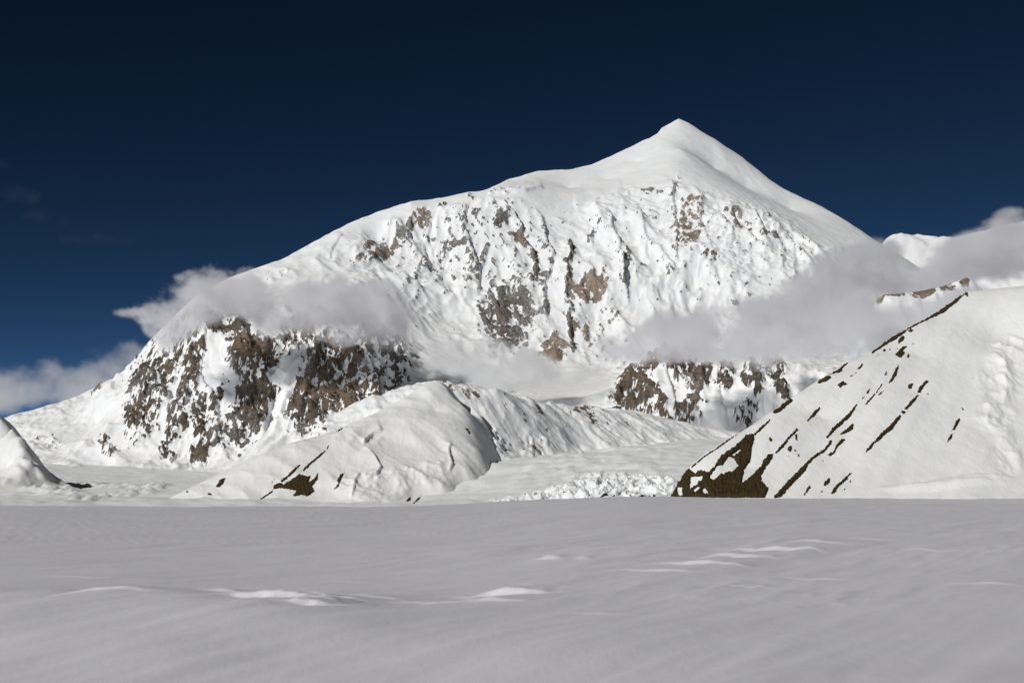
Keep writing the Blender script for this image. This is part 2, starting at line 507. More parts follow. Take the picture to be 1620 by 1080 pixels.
ROCKS = [  # upper face
    (668, 338, 14, 20, 20, .85), (649, 362, 8, 22, 10, .7), (600, 397, 48, 13, -22, .82), (628, 383, 16, 14, 0, .7), (701, 323, 10, 8, 0, .8), (752, 336, 8, 6, 20, .75),
    (789, 350, 15, 16, 30, .82), (824, 381, 22, 11, 30, .85), (684, 373, 11, 6, 20, .65), (699, 404, 8, 14, 0, .65), (727, 391, 28, 5, 10, .75),
    (762, 415, 5, 30, 25, .7), (847, 408, 10, 22, -10, .7), (851, 447, 16, 22, -25, .8), (800, 502, 46, 54, -10, 1.0), (874, 560, 24, 22, 0, 1.0), (820, 545, 20, 20, 0, .6),
    (905, 400, 5, 26, 8, .9), (901, 455, 5, 36, -3, .95), (905, 525, 6, 38, 3, .95), (933, 463, 34, 22, -25, 1.05), (933, 533, 17, 20, -10, .68), (921, 560, 10, 14, 0, .5),
    (1090, 323, 16, 9, 10, .85), (1086, 352, 18, 22, 10, .8), (1092, 380, 20, 16, -10, .85), (1032, 306, 18, 6, 10, .65), (1072, 288, 5, 16, 0, .7), (993, 413, 9, 11, 0, .75),
    (989, 440, 4, 32, -5, .75), (938, 370, 5, 14, 10, .7), (1164, 347, 5, 18, 5, .75), (1179, 362, 20, 5, 8, .7), (1226, 378, 24, 6, 12, .75), (1125, 413, 20, 5, 3, .75),
    (1207, 347, 14, 6, 20, .6), (690, 430, 14, 8, 0, .55), (660, 450, 12, 10, 0, .6), (745, 440, 14, 20, 30, .55), (710, 470, 8, 4, 0, .7), (860, 500, 18, 30, 0, .5), (960, 500, 14, 20, 0, .45),
    (745, 302, 9, 4, 30, .7), (800, 300, 30, 4, -5, .55), (440, 432, 25, 7, -15, .5),
    # left buttress
    (345, 512, 50, 24, 5, 1.0), (290, 560, 32, 42, 20, .72), (400, 565, 42, 46, 50, 1.0), (240, 600, 42, 50, 20, .78), (300, 650, 75, 50, 0, .72), (405, 650, 42, 52, 15, 1.0),
    (350, 690, 55, 36, 10, .78), (222, 655, 30, 45, 10, .8), (265, 720, 13, 9, 20, 1.0), (315, 724, 15, 17, 20, 1.0), (265, 690, 14, 18, 10, .7), (300, 600, 20, 60, 15, .8),
    (470, 540, 34, 36, 0, .8), (535, 585, 62, 48, 10, .92), (495, 645, 52, 42, -20, 1.0), (570, 645, 50, 36, -10, .9), (622, 585, 28, 60, 10, .68), (590, 540, 40, 25, 0, .7),
    (75, 700, 26, 8, 10, .42), (160, 700, 12, 10, 0, .5), (170, 720, 10, 8, 0, .6), (145, 610, 14, 4, -30, .8), (78, 640, 8, 3, -10, .8),
    # rock walls under the cloud bank on the right
    (1003, 622, 42, 30, -35, 1.0), (1055, 583, 58, 20, -12, 1.0), (1028, 660, 30, 34, 20, 1.0), (1075, 672, 20, 26, 10, .92), (1108, 600, 26, 34, -10, .85), (1148, 590, 18, 24, 0, .72),
    (1092, 640, 10, 22, 20, .8), (1190, 598, 20, 18, -10, .76), (1226, 590, 18, 18, 0, .85), (1180, 650, 22, 24, 10, .74), (1235, 625, 14, 16, 0, .8), (1200, 622, 12, 16, 20, .8), (1110, 660, 10, 12, 0, .7),
    (1160, 690, 24, 6, -20, .5),
    # snow gullies between
    (442, 655, 12, 62, 22, -1.2), (330, 612, 16, 26, 0, -.5), (268, 640, 7, 45, 18, -.7), (352, 655, 8, 40, 25, -.45), (462, 590, 9, 40, 5, -.6), (1118, 650, 9, 50, 12, -.8),
    (1062, 640, 8, 40, -12, -.6), (1045, 612, 26, 7, -10, -.8), (580, 600, 10, 30, 35, -.4)]
seracs = blobs(PX, PY, [(1150, 370, 130, 60, 12, 1), (1020, 320, 60, 25, 0, .7), (1250, 430, 120, 50, 0, .7), (960, 400, 60, 60, 0, .5)])
Z1 += seracs * (15 * (ridged(wx / 85, wy / 60, 4, gain=.6, seed=191) - .6))
WX = PX + 9 * fbm(PX / 26, PY / 26, 3, seed=171); WY = PY + 9 * fbm(PX / 26, PY / 26, 3, seed=172)
paint = blobs(WX, WY, ROCKS)
paint = paint * (1.08 + .22 * smooth(8100, 8500, Y))
crag = np.clip(paint, 0, 1)
lower = 1 - smooth(7900, 8300, Y)
slab = (X * 0.75 + Y * 0.4)
Z1 += crag * lower * (44 * (ridged(slab / 150, (Y - .4 * X) / 150, 4, gain=0.5, seed=41) - 0.6) + 22 * (ridged(wx / 52 + wy / 90, wy / 60, 3, gain=.6, seed=47) - .5))
Z1 += crag * (1 - lower) * 17 * (ridged(wx / 80, wy / 100, 4, gain=0.6, seed=43) - 0.6)
for line, hgt, wid in [([(700, 316), (712, 370), (705, 420), (690, 462)], 26, 16), ([(738, 312), (734, 350), (742, 390), (760, 440), (755, 482)], 34, 18), ([(800, 312), (822, 360), (845, 410), (856, 462)], 44, 20),
                       ([(850, 322), (866, 370), (872, 420), (862, 470), (872, 522)], 40, 20), ([(960, 332), (976, 380), (990, 440), (994, 492)], 34, 20), ([(1010, 340), (1026, 380), (1030, 410)], 22, 26),
                       ([(1065, 284), (1066, 320), (1074, 370), (1070, 425)], 40, 18), ([(1108, 318), (1110, 350), (1126, 400), (1100, 440)], 30, 30), ([(1160, 334), (1166, 362), (1158, 395)], 34, 12), ([(1240, 360), (1232, 392), (1244, 440)], 24, 24),
                       ([(862, 299), (820, 304), (772, 304)], 22, 10), ([(1190, 404), (1150, 412), (1092, 402)], 26, 9), ([(1255, 380), (1205, 352), (1142, 338)], 24, 8), ([(1045, 345), (1010, 352), (975, 350)], 22, 9), ([(1330, 420), (1290, 400), (1240, 402)], 22, 10), ([(990, 300), (950, 318), (905, 326)], 18, 8), ([(1200, 450), (1150, 456), (1100, 446)], 22, 10),
                       ([(620, 350), (606, 392), (580, 425)], 24, 18), ([(680, 330), (676, 372), (668, 420), (655, 470)], 24, 14), ([(1255, 372), (1262, 410), (1256, 460)], 22, 18), ([(545, 372), (520, 410)], 16, 16),
                       ([(385, 520), (400, 560), (425, 610), (430, 650), (415, 700)], 40, 22), ([(330, 505), (318, 560), (300, 610), (290, 670)], 34, 18), ([(245, 560), (232, 610), (225, 660), (232, 700)], 30, 16), ([(520, 520), (505, 575), (490, 630), (470, 680)], 36, 20),
                       ([(580, 520), (585, 570), (600, 620), (590, 660)], 34, 20), ([(300, 560), (335, 620), (350, 690), (345, 725)], 26, 16), ([(1050, 575), (1062, 620), (1085, 680)], 34, 16), ([(1130, 570), (1140, 620), (1150, 670)], 26, 16), ([(1215, 575), (1205, 630), (1210, 670)], 24, 14)]:
    Z1 += scarp(WX, WY, line, hgt, wid)
Z1 += scarp(WX, WY, [(908, 372), (903, 400), (898, 450), (902, 500), (906, 540), (903, 565)], 48, 14)
Z1 += scarp(PX, PY, [(775, 385), (765, 420), (748, 445)], 30, 10) + scarp(PX, PY, [(938, 358), (936, 385)], 22, 8) + scarp(PX, PY, [(990, 408), (987, 440), (992, 475)], 26, 10)
Z1 += scarp(PX, PY, [(655, 330), (648, 365), (640, 385)], 26, 10) + scarp(PX, PY, [(770, 305), (790, 335), (800, 352)], 24, 12)
skyline = [(p[0], p[1]) for p in SKY] + [(p[0], p[1]) for p in SKY2]
skx = np.arange(skyline[0][0], skyline[-1][0], 3.0)
sky_y = np.interp(skx, [p[0] for p in skyline], [p[1] for p in skyline])
sky_y = sky_y + 1.6 * fbm(skx / 22.0, skx * 0 + .5, 3, seed=181) * np.where((skx > 1190) & (skx < 1400), .5, 1.0)
skyline = list(zip(skx, sky_y))
Z1 = fit_skyline(A, Y, Z1, skyline)
hx1, hy1 = gradient(Z1, A, Y)
st1 = np.sqrt(hx1 * hx1 + hy1 * hy1)
convex = np.clip((Z1 - blur(Z1, 5)) / 9.0, -1, 1)
streak = fbm(X / 27 + Z1 / 200, Z1 / 80, 4, gain=0.65, seed=61)
diag = fbm((X + 0.9 * Z1) / 30, (Z1 - 0.6 * X) / 95, 4, gain=.6, seed=67)
diag2 = fbm((X - 0.8 * Z1) / 45, (Z1 + 0.6 * X) / 130, 3, gain=.6, seed=69)
back = (0.12 + 0.14 * smooth(0, .6, fbm(X / 420, Z1 / 420, 2, seed=183))) * face * (Y > 8200) * (PY < 580)                 # bare specks scattered over the whole face
back = back + face * blobs(PX, PY, [(780, 400, 110, 75, 0, .30), (860, 470, 60, 60, 0, .28), (660, 400, 50, 60, 0, .2), (1090, 360, 50, 50, 0, .16), (940, 540, 40, 50, 0, .26)])
paint = np.where(paint < back, np.maximum(paint, back), paint)
rock = np.where(paint > 0.02, paint * (0.545 - 0.025 * (1 - lower)) + 0.20 * np.clip(st1 - 1.0, -0.8, 0.9) + 0.14 * convex + 0.36 * streak + 0.44 * diag + 0.26 * diag2 + lower * 0.62 * fbm((X + 1.1 * Z1) / 15, (Z1 - .7 * X) / 44, 3, gain=.6, seed=79), 0.0)
dust_haze = np.clip(0.06 + 0.36 * smooth(7900, 8600, Y) - 0.22 * smooth(.85, 1.05, crag) + 0.25 * fbm(X / 200, Z1 / 200, 2, seed=73), 0, 0.75)  # rock dusted with snow; the extra dusting with distance stands in for haze
warmth = blobs(PX, PY, [(668, 338, 20, 24, 0, .8), (824, 381, 25, 14, 0, .9), (933, 463, 40, 30, 0, 1.0), (874, 560, 30, 26, 0, .9), (1088, 350, 26, 60, 0, .9), (933, 535, 25, 25, 0, 1.0),
                        (600, 397, 50, 20, 0, .5), (395, 560, 22, 40, 0, .6), (520, 600, 90, 80, 0, .3), (1190, 360, 60, 20, 0, .5), (1040, 620, 90, 70, 0, .3), (300, 620, 110, 90, 0, .15)])
warmth = np.clip(warmth + 0.35 * fbm(X / 300, Z1 / 300, 3, seed=71), 0, 1)
Z1 = Z1 + 7 * np.clip(lower + .4, 0, 1) * smooth(.42, .62, rock)      # bare rock stands proud of the snow
mountain = mesh_from_grid('mountain', X, Y, Z1, M_MOUNT, {'rock': rock, 'warm': warmth, 'dust_haze': dust_haze})
tag(mountain, 'huge snow-covered mountain with pyramid summit and rocky buttresses', 'mountain', kind='structure')

# ------------------------------------------------------------------ far snow peaks behind the right shoulder
fp = [(1300, 420, 15500), (1385, 395, 15500), (1405, 372, 15500), (1425, 367, 15500), (1452, 368, 15500), (1476, 376, 15400), (1500, 373, 15300), (1540, 368, 15300), (1575, 358, 15200),
      (1600, 350, 15200), (1625, 346, 15200), (1700, 330, 15200), (1800, 360, 15200)]
pts = []
for p in fp:
    x, y, z = at(*p)
    pts += [(x, y, z), (x * .96, y - 1500, z - 900), (x * 1.05, y + 1500, z - 900), (x * .9, y - 3500, z - 1900)]
A, Y, X = grid(0.16, 0.46, 260, np.linspace(12400, 16800, 160))
Z = tps(pts, X, Y)
hx, hy = gradient(Z, A, Y)
Z = Z + 45 * erosion(X / 420, Y / 500, hx, hy, 4, seed=91) - 25
peaks = mesh_from_grid('distant_peaks', X, Y, Z, M_MOUNT, {'rock': np.zeros(Z.shape), 'warm': np.zeros(Z.shape)})
tag(peaks, 'distant rounded snow peaks showing above the cloud bank', 'mountain', kind='structure')

# ------------------------------------------------------------------ low fluted ridge in front of the basin
lr_crest = [(560, 640, 5000), (640, 612, 5050), (690, 602, 5100), (706, 604, 5100), (735, 617, 5100), (761, 624, 5120), (785, 616, 5150), (823, 628, 5200), (844, 629, 5220), (872, 636, 5250),
            (903, 646, 5300), (924, 642, 5330), (941, 648, 5360), (962, 645, 5400), (1000, 650, 5500), (1060, 665, 5600), (1120, 680, 5700), (1200, 690, 5800)]
lr_base = [(560, 735, 4650), (660, 738, 4650), (740, 736, 4700), (800, 727, 4780), (858, 719, 4850), (920, 712, 4950), (1024, 702, 5150), (1093, 696, 5300), (1160, 694, 5450)]
pts = []
pull = lambda p: (p[0], p[1], 3560 + (p[2] - 4650) * 0.85 - 270 * (1 - smooth(770, 930, p[0])))
for p in lr_crest:
    x, y, z = at(*pull(p)); pts += [(x, y, z), (x * 1.06, y + 400, z - 130), (x * 1.1, y + 900, z - 330)]
for p in lr_base:
    x, y, z = at(*pull(p)); pts += [(x, y, z), (x * .95, y - 250, z - 75), (x * .9, y - 500, z - 170)]
A, Y, X = grid(-0.13, 0.19, 420, warp_rows(3050, 4900, 200, [(3280, 4300, 2.5)]))
Z = tps(pts, X, Y)
PX, PY = project(X, Y, Z)
hx, hy = gradient(Z, A, Y)
flute = erosion(X / 130 + Y / 420, Y / 240, hx - 0.25, hy, 4, stripes=1.0, branch=0.9, seed=121)
Z1 = Z + 5 * (ridged(X / 60 + Y / 120, Y / 70, 4, gain=.55, seed=125) - .6) + 15 * flute * (.35 + 1.1 * smooth(-.4, .5, fbm(X / 260, Y / 260, 2, seed=126))) * (0.4 + 0.6 * smooth(0.05, 0.3, np.sqrt(hx ** 2 + hy ** 2))) + 3 * fbm(X / 50, Y / 50, 4, seed=7)
Z1 += 14 * np.clip(blobs(PX, PY, [(770, 700, 30, 25, 0, 1), (850, 708, 22, 16, 0, .9)]), 0, 1) * (ridged(X / 28, Y / 34, 3, seed=15) - .4)
paint = blobs(PX, PY, [(698, 604, 9, 10, 0, 1.0), (715, 613, 10, 6, 20, .85), (745, 622, 18, 9, 15, 1.0), (855, 652, 7, 16, -35, .9), (868, 680, 4, 7, -35, .9), (924, 650, 20, 10, 0, 1.0),
                       (938, 664, 9, 14, -30, .85), (903, 657, 4, 16, -30, .7), (765, 697, 22, 12, 0, .55), (770, 718, 16, 10, 0, .55), (843, 712, 9, 10, -30, .85), (748, 727, 10, 6, 20, .8), (742, 711, 6, 5, 40, .8), (763, 690, 4, 7, 0, .9), (800, 640, 8, 16, -30, .6), (828, 660, 6, 16, -30, .65), (885, 665, 5, 18, -32, .7), (960, 665, 6, 18, -25, .6), (990, 672, 8, 12, -20, .6), (800, 705, 22, 12, 0, .55), (735, 660, 6, 14, -25, .7)])
rock = np.where(paint > .02, paint * .56 + 0.62 * fbm((X + .8 * Z1) / 13, (Z1 - .5 * X) / 24, 4, gain=.6, seed=77), 0)
lower_ridge = mesh_from_grid('fluted_ridge', X, Y, Z1, M_RIDGE, {'rock': rock, 'warm': np.clip(.4 + fbm(X / 90, Y / 90, 3, seed=2), 0, 1)})
tag(lower_ridge, 'low ridge of fluted snow with a few rocks below the basin', 'ridge', kind='structure')

# ------------------------------------------------------------------ glacier floor (reaches the horizon on both sides)
gp = [(900, 800, 2500), (1060, 792, 2400), (700, 795, 2700), (858, 719, 3750), (1100, 696, 4130), (780, 755, 3150), (1000, 745, 3050), (640, 790, 3000), (765, 730, 3330), (820, 725, 3480), (720, 735, 3330), (0, 800, 2500), (300, 812, 2500),
      (100, 775, 4500), (0, 765, 4800), (150, 738, 6600), (50, 735, 6500), (240, 772, 5000), (320, 757, 6200), (600, 745, 4200), (1250, 690, 4250), (1400, 690, 4250), (-300, 780, 4800), (1900, 740, 5000)]
pts = [at(*p) for p in gp]
for a in np.linspace(-2, 2, 9):
    pts += [(a * 700, 250, -32), (a * 1300, 1200, -38), (a * 8000, 8000, 120), (a * 16000, 20000, 250), (a * 30000, 60000, 200)]
rows = np.concatenate([np.linspace(250, 2300, 20), np.linspace(2330, 6800, 250), np.geomspace(7000, 70000, 25)])
acol = np.concatenate([np.linspace(-2.0, -0.5, 12)[:-1], np.linspace(-0.5, 0.5, 430), np.linspace(0.5, 2.0, 12)[1:]])
A, Y = np.meshgrid(acol, rows); X = A * Y
Z = tps(pts, X, Y)
PX, PY = project(X, Y, Z)
inview = smooth(2300, 2500, Y) * (1 - smooth(6600, 7000, Y))
Z1 = Z + inview * (10 * fbm(X / 260, Y / 200, 4, gain=.55, seed=21) + 3.2 * fbm(X / 60, Y / 34, 4, gain=.55, seed=22))
crev = blobs(PX, PY, [(60, 775, 75, 6, 4, 1.0), (150, 768, 70, 4, 2, .8), (180, 785, 75, 4, -8, .8), (60, 722, 28, 10, 30, .6), (115, 730, 18, 8, 30, 1.0), (240, 775, 30, 6, -10, .8),
                        (960, 772, 110, 18, -3, .9), (1040, 745, 60, 10, 0, .25), (930, 730, 60, 8, 0, .25)])
Z1 += inview * 7 * blobs(PX, PY, [(960, 735, 170, 28, -6, 1)]) * (ridged(X / 150, Y / 62, 4, gain=.55, seed=26) - .6)
Z1 += crev * inview * (16 * (ridged(X / 42, Y / 90, 3, seed=25) - .45))
glacier = mesh_from_grid('glacier', X, Y, Z1, M_GLAC)
tag(glacier, 'broad white glacier flowing down between the ridges', 'glacier', kind='structure')

def locate(px, py, A, Y, Z):
    """Where the sight line through a photo pixel first meets a surface Z(A, Y)."""
    dx, dy, dz = direction(px, py)
    a = np.atleast_1d(dx / dy); s = np.atleast_1d(dz / dy)
    cols = A[0]; rows = Y[:, 0]
    j = np.clip(np.searchsorted(cols, a) - 1, 0, len(cols) - 2)
    t = np.clip((a - cols[j]) / (cols[j + 1] - cols[j]), 0, 1)
    H = Z[:, j] * (1 - t) + Z[:, j + 1] * t
    D = H - rows[:, None] * s
    hit = D > 0
    i = np.clip(hit.argmax(0), 1, len(rows) - 1)
    ok = hit.any(0)
    k = np.arange(len(a))
    d0, d1 = D[i - 1, k], D[i, k]
    f = np.clip(d0 / (d0 - d1 + 1e-9), 0, 1)
    y = rows[i - 1] + f * (rows[i] - rows[i - 1])
    return a * y, y, s * y, ok

IA, IY, IX = grid(-0.03, 0.116, 330, np.linspace(2560, 3240, 210))
rr = np.interp(IY, Y[:, 0], np.arange(Y.shape[0])); cc = np.interp(IA, A[0], np.arange(A.shape[1]))
r0 = np.clip(rr.astype(int), 0, Z1.shape[0] - 2); c0 = np.clip(cc.astype(int), 0, Z1.shape[1] - 2); fr = rr - r0; fc = cc - c0
IZ = Z1[r0, c0] * (1 - fr) * (1 - fc) + Z1[r0 + 1, c0] * fr * (1 - fc) + Z1[r0, c0 + 1] * (1 - fr) * fc + Z1[r0 + 1, c0 + 1] * fr * fc
ipx, ipy = project(IX, IY, IZ)
im = blobs(ipx, ipy, [(960, 776, 90, 17, -2, 1), (880, 785, 60, 7, -5, .8), (1035, 772, 45, 18, 0, 1), (820, 790, 50, 5, -4, .5), (960, 752, 60, 6, 0, .35)])
wxi = IX + 10 * fbm(IX / 30, IY / 30, 2, seed=211); wyi = IY + 14 * fbm(IX / 30, IY / 30, 2, seed=212)
steps = fbm(wxi / 34, wyi / 46, 3, gain=.5, seed=213) * 5
steps = np.floor(steps) + smooth(.55, .95, steps - np.floor(steps))
IZ = IZ + im * (4.2 * steps + 7 * (ridged(wxi / 26, wyi / 40, 3, seed=214) - .5) + 1.2 * fbm(IX / 7, IY / 9, 2, seed=215)) - 3 * (1 - smooth(.02, .3, im))
icefall = mesh_from_grid('icefall', IX, IY, IZ, M_ICE, parent=glacier)
# seracs of the icefall: every block a piece of the glacier
random.seed(5)
GA, GY, GZ = A, Y, Z1
variants = []
rng = np.random.default_rng(12)
for k in range(8):
    n = 7
    ang = np.sort(rng.uniform(0, 2 * np.pi, n))
    r0 = rng.uniform(.75, 1.15, n); r1 = r0 * rng.uniform(.45, .8, n)
    lean = rng.uniform(-.25, .25, 2)
    v = [(r0[i] * math.cos(ang[i]), r0[i] * math.sin(ang[i]), -0.6) for i in range(n)]
    v += [(r0[i] * .95 * math.cos(ang[i]) + lean[0] * .4, r0[i] * .95 * math.sin(ang[i]), .35 + rng.uniform(-.1, .1)) for i in range(n)]
    v += [(r1[i] * math.cos(ang[i]) + lean[0], r1[i] * math.sin(ang[i]) + lean[1], rng.uniform(.75, 1.15)) for i in range(n)]
    f = []
    for lv in (0, n):
        f += [(lv + i, lv + (i + 1) % n, lv + n + (i + 1) % n, lv + n + i) for i in range(n)]
    f.append(tuple(range(2 * n, 3 * n)))
    v = [(x + rng.normal(0, .07), y + rng.normal(0, .07), z + rng.normal(0, .08)) for x, y, z in v]
    me = bpy.data.meshes.new('ice_block'); me.from_pydata(v, [], f); me.update(); me.materials.append(M_ICE)
    variants.append(me)
spots = []
while len(spots) < 70:
    px = random.uniform(800, 1066); py = random.uniform(746, 792)
    top = np.interp(px, [800, 860, 900, 960, 1066], [789, 779, 762, 748, 756])
    if py < top: continue
    if any(abs(px - q[0]) < 9 and abs(py - q[1]) < 4 for q in spots): continue
    spots.append((px, py))
for px, py in spots:
    x, y, z, ok = locate(px, py, GA, GY, GZ)
    if not ok[0]: continue
    o = bpy.data.objects.new('ice_block', random.choice(variants))
    COL.objects.link(o); o.parent = glacier
    s = random.choice((4, 5, 6, 7.5, 9.5)) * random.uniform(.8, 1.2)
    o.location = (x[0], y[0], z[0] - random.uniform(.2, .7) * s); o.scale = (s * random.uniform(.7, 1.5), s * random.uniform(.7, 1.2), s * random.uniform(.5, 1.35))
    o.rotation_euler = (random.uniform(-.3, .3), random.uniform(-.3, .3), random.uniform(0, 6.28))

# ------------------------------------------------------------------ small snow hill at the left edge
pts = [at(p[0], p[1], 3400 + (p[2] - 3400) * .6) for p in [(-300, 560, 6400), (-120, 600, 5500), (-50, 632, 4900), (0, 657, 4450), (18, 672, 4280), (30, 686, 4160), (38, 705, 4060), (46, 728, 3980), (54, 748, 3940), (66, 764, 3900),
                        (-50, 700, 4600), (-50, 740, 4250), (-50, 768, 3900), (10, 740, 4020), (10, 705, 4300), (25, 764, 3800), (-200, 740, 4500), (-200, 765, 4200), (60, 782, 3600), (100, 790, 3500), (-300, 790, 3300), (0, 795, 3300),
                        (75, 735, 4400), (95, 742, 4600), (62, 730, 4330), (110, 760, 4200), (60, 700, 5200), (120, 740, 5600), (150, 780, 4000), (-20, 690, 6200)]]
for px, Yp in ((150, 3500), (170, 3800), (180, 4100), (180, 4500), (160, 3300), (120, 3300)):
    x, y, z = at(px, 790, Yp); pts.append((x, y, z - 90))
A, Y, X = grid(-0.52, -0.28, 200, np.linspace(3250, 5100, 220))
Z = tps(pts, X, Y)
PX, PY = project(X, Y, Z)
Z += 6 * fbm(X / 130, Y / 130, 5, gain=.5, seed=33) + 7 * (ridged(X / 110, Y / 120, 4, seed=35) - .6) + blobs(PX, PY, [(50, 735, 30, 15, 0, 10)]) * (ridged(X / 40, Y / 50, 3, seed=3) - .5) - smooth(4500, 5100, Y) * 160
Z = fit_skyline(A, Y, Z, [(-160, 600), (-60, 636), (0, 657), (20, 672), (36, 690), (52, 713), (68, 734), (86, 752), (112, 768), (145, 782), (178, 795)], 420)
hill = mesh_from_grid('snow_hill', X, Y, Z, M_SLOPE)
tag(hill, 'small snow hill at the left edge with its flank in shadow', 'hill', kind='structure')

# ------------------------------------------------------------------ smooth snow spur
sp_crest = [(236, 803, 3000), (285, 779, 3070), (330, 757, 3150), (375, 735, 3220), (420, 716, 3300), (460, 700, 3370), (500, 690, 3450), (535, 680, 3530), (560, 666, 3600), (585, 657, 3680),
            (610, 645, 3760), (632, 633, 3840), (650, 622, 3920), (670, 608, 4000), (688, 601, 4060), (700, 604, 4080), (715, 617, 4000), (735, 645, 3880), (743, 662, 3800), (750, 685, 3700), (757, 712, 3560), (756, 726, 3480)]
sp_body = [(250, 806, 2940), (300, 806, 2900), (400, 806, 2860), (500, 806, 2860), (600, 803, 2880), (650, 797, 2920), (700, 766, 3160), (740, 742, 3360),
           (450, 750, 3120), (550, 740, 3200), (550, 780, 3000), (640, 700, 3480), (640, 760, 3150), (690, 650, 3800), (700, 715, 3450), (600, 690, 3500), (500, 730, 3220)]
pts = []
nearer = lambda p: (p[0], p[1], 2900 + (p[2] - 2900) * 0.54)
for p in sp_crest:
    x, y, z = at(*nearer(p)); pts += [(x, y, z)]
    if p[0] < 690: pts += [(x - 60, y + 260, z - 50), (x - 150, y + 700, z - 170)]
    else: pts += [(x + 55, y + 110, z - 45), (x + 115, y + 320, z - 190)]
for p in sp_body:
    pts.append(at(*nearer(p)))
for p in ((760, 765, 3080), (800, 750, 3200), (830, 725, 3400), (840, 690, 3600), (690, 790, 2950)):
    x, y, z = at(*p); pts.append((x, y, z - 60))
for px in range(150, 800, 100):
    x, y, z = at(px, 806, 2800); pts.append((x, 2600, -62)); pts.append((x * 1.5, 4200, -160)); pts.append((x * 1.5, 4500, -220))
A, Y, X = grid(-0.30, 0.02, 430, warp_rows(2550, 4300, 300, [(2800, 3650, 2.2)]))
Z = tps(pts, X, Y)
PX, PY = project(X, Y, Z)
Z1 = Z + 8 * fbm(X / 190, Y / 230, 4, gain=.45, seed=51) + 5 * (ridged(X / 150 + Y / 260, Y / 230, 3, gain=.45, seed=55) - .6) + 1.2 * fbm(X / 30, Y / 45, 4, seed=52)
Z1 += blobs(PX, PY, [(590, 770, 55, 25, 0, 1), (660, 755, 60, 22, -10, .9), (570, 690, 40, 18, 0, .5)]) * 6 * (ridged(X / 60, Y / 80, 4, seed=57) - .5)
Z1 += scarp(PX, PY, [(607, 680), (590, 686), (582, 694), (574, 704)], 9, 9) + scarp(PX, PY, [(575, 705), (592, 722), (603, 742), (596, 756), (575, 766)], 8, 10)
Z1 += scarp(PX, PY, [(716, 704), (710, 712), (713, 726), (716, 738), (710, 750)], 9, 9) + scarp(PX, PY, [(572, 750), (562, 765), (560, 780), (556, 792)], 6, 7)
Z1 = fit_skyline(A, Y, Z1, [(p[0], p[1]) for p in sp_crest if p[0] < 745], 90)
spur = mesh_from_grid('snow_spur', X, Y, Z1, M_SLOPE)
tag(spur, 'smooth rounded snow spur in front of the rocky buttress', 'spur', kind='structure')
SPUR = (A, Y, Z1)

# ------------------------------------------------------------------ near snow slope on the right
rs_crest = [(1052, 795, 1500), (1062, 785, 1510), (1075, 761, 1530), (1094, 735, 1560), (1116, 716, 1590), (1146, 698, 1630), (1179, 679, 1670), (1212, 657, 1720), (1250, 631, 1780), (1294, 601, 1850), (1335, 576, 1920),
            (1372, 559, 1980), (1409, 535, 2040), (1438, 518, 2090), (1483, 494, 2160), (1512, 473, 2210), (1531, 461, 2240), (1560, 458, 2280), (1620, 452, 2350), (1720, 445, 2450), (1850, 430, 2550)]
rs_body = [(1060, 812, 1420), (1200, 812, 1400), (1350, 812, 1390), (1500, 812, 1390), (1700, 812, 1390), (1900, 812, 1400), (1180, 740, 1540), (1300, 720, 1580), (1300, 660, 1700), (1450, 720, 1570),
           (1450, 620, 1780), (1450, 560, 1930), (1600, 740, 1540), (1600, 620, 1800), (1600, 540, 2010), (1800, 700, 1650)]
pts = []
closer = lambda p: (p[0], p[1], 1400 + (p[2] - 1400) * 0.66)
for p in rs_crest:
    x, y, z = at(*closer(p)); pts += [(x, y, z), (x + 10, y + 160, z - 95), (x + 40, y + 450, z - 300)]
for p in rs_body:
    pts.append(at(*closer(p)))
for px in range(1000, 2000, 150):
    x, y, z = at(px, 812, 1250); pts.append((x, y, -48))
A, Y, X = grid(0.095, 0.50, 480, warp_rows(1230, 2400, 320, [(1390, 2000, 2.2)]))
Z = tps(pts, X, Y, 500.0)
PX, PY = project(X, Y, Z)
ribs = fbm((X - 0.55 * Y) / 60, (Y + 0.5 * X) / 420, 3, seed=81)
Z1 = Z + 3.4 * ribs + 2.0 * fbm(X / 120, Y / 160, 4, seed=82) + .35 * fbm(X / 16, Y / 22, 4, seed=83)
ice = blobs(PX, PY, [(1585, 600, 34, 40, 10, 1), (1575, 660, 30, 25, 0, .9), (1600, 555, 30, 22, 0, .8), (1590, 720, 25, 40, 0, .6)])
Z1 += ice * 7 * (ridged(X / 45, Y / 70, 4, seed=87) - .5)
Z1 += 5 * blobs(PX, PY, [(1490, 768, 90, 5, -4, 1), (1540, 758, 60, 4, -3, .8)])
Z1 = fit_skyline(A, Y, Z1, [(p[0], p[1]) for p in rs_crest], 60)
slope = mesh_from_grid('snow_slope', X, Y, Z1, M_SLOPE)
tag(slope, 'near snow slope on the right streaked with dark rock ribs', 'slope', kind='structure')
SLOPE = (A, Y, Z1)

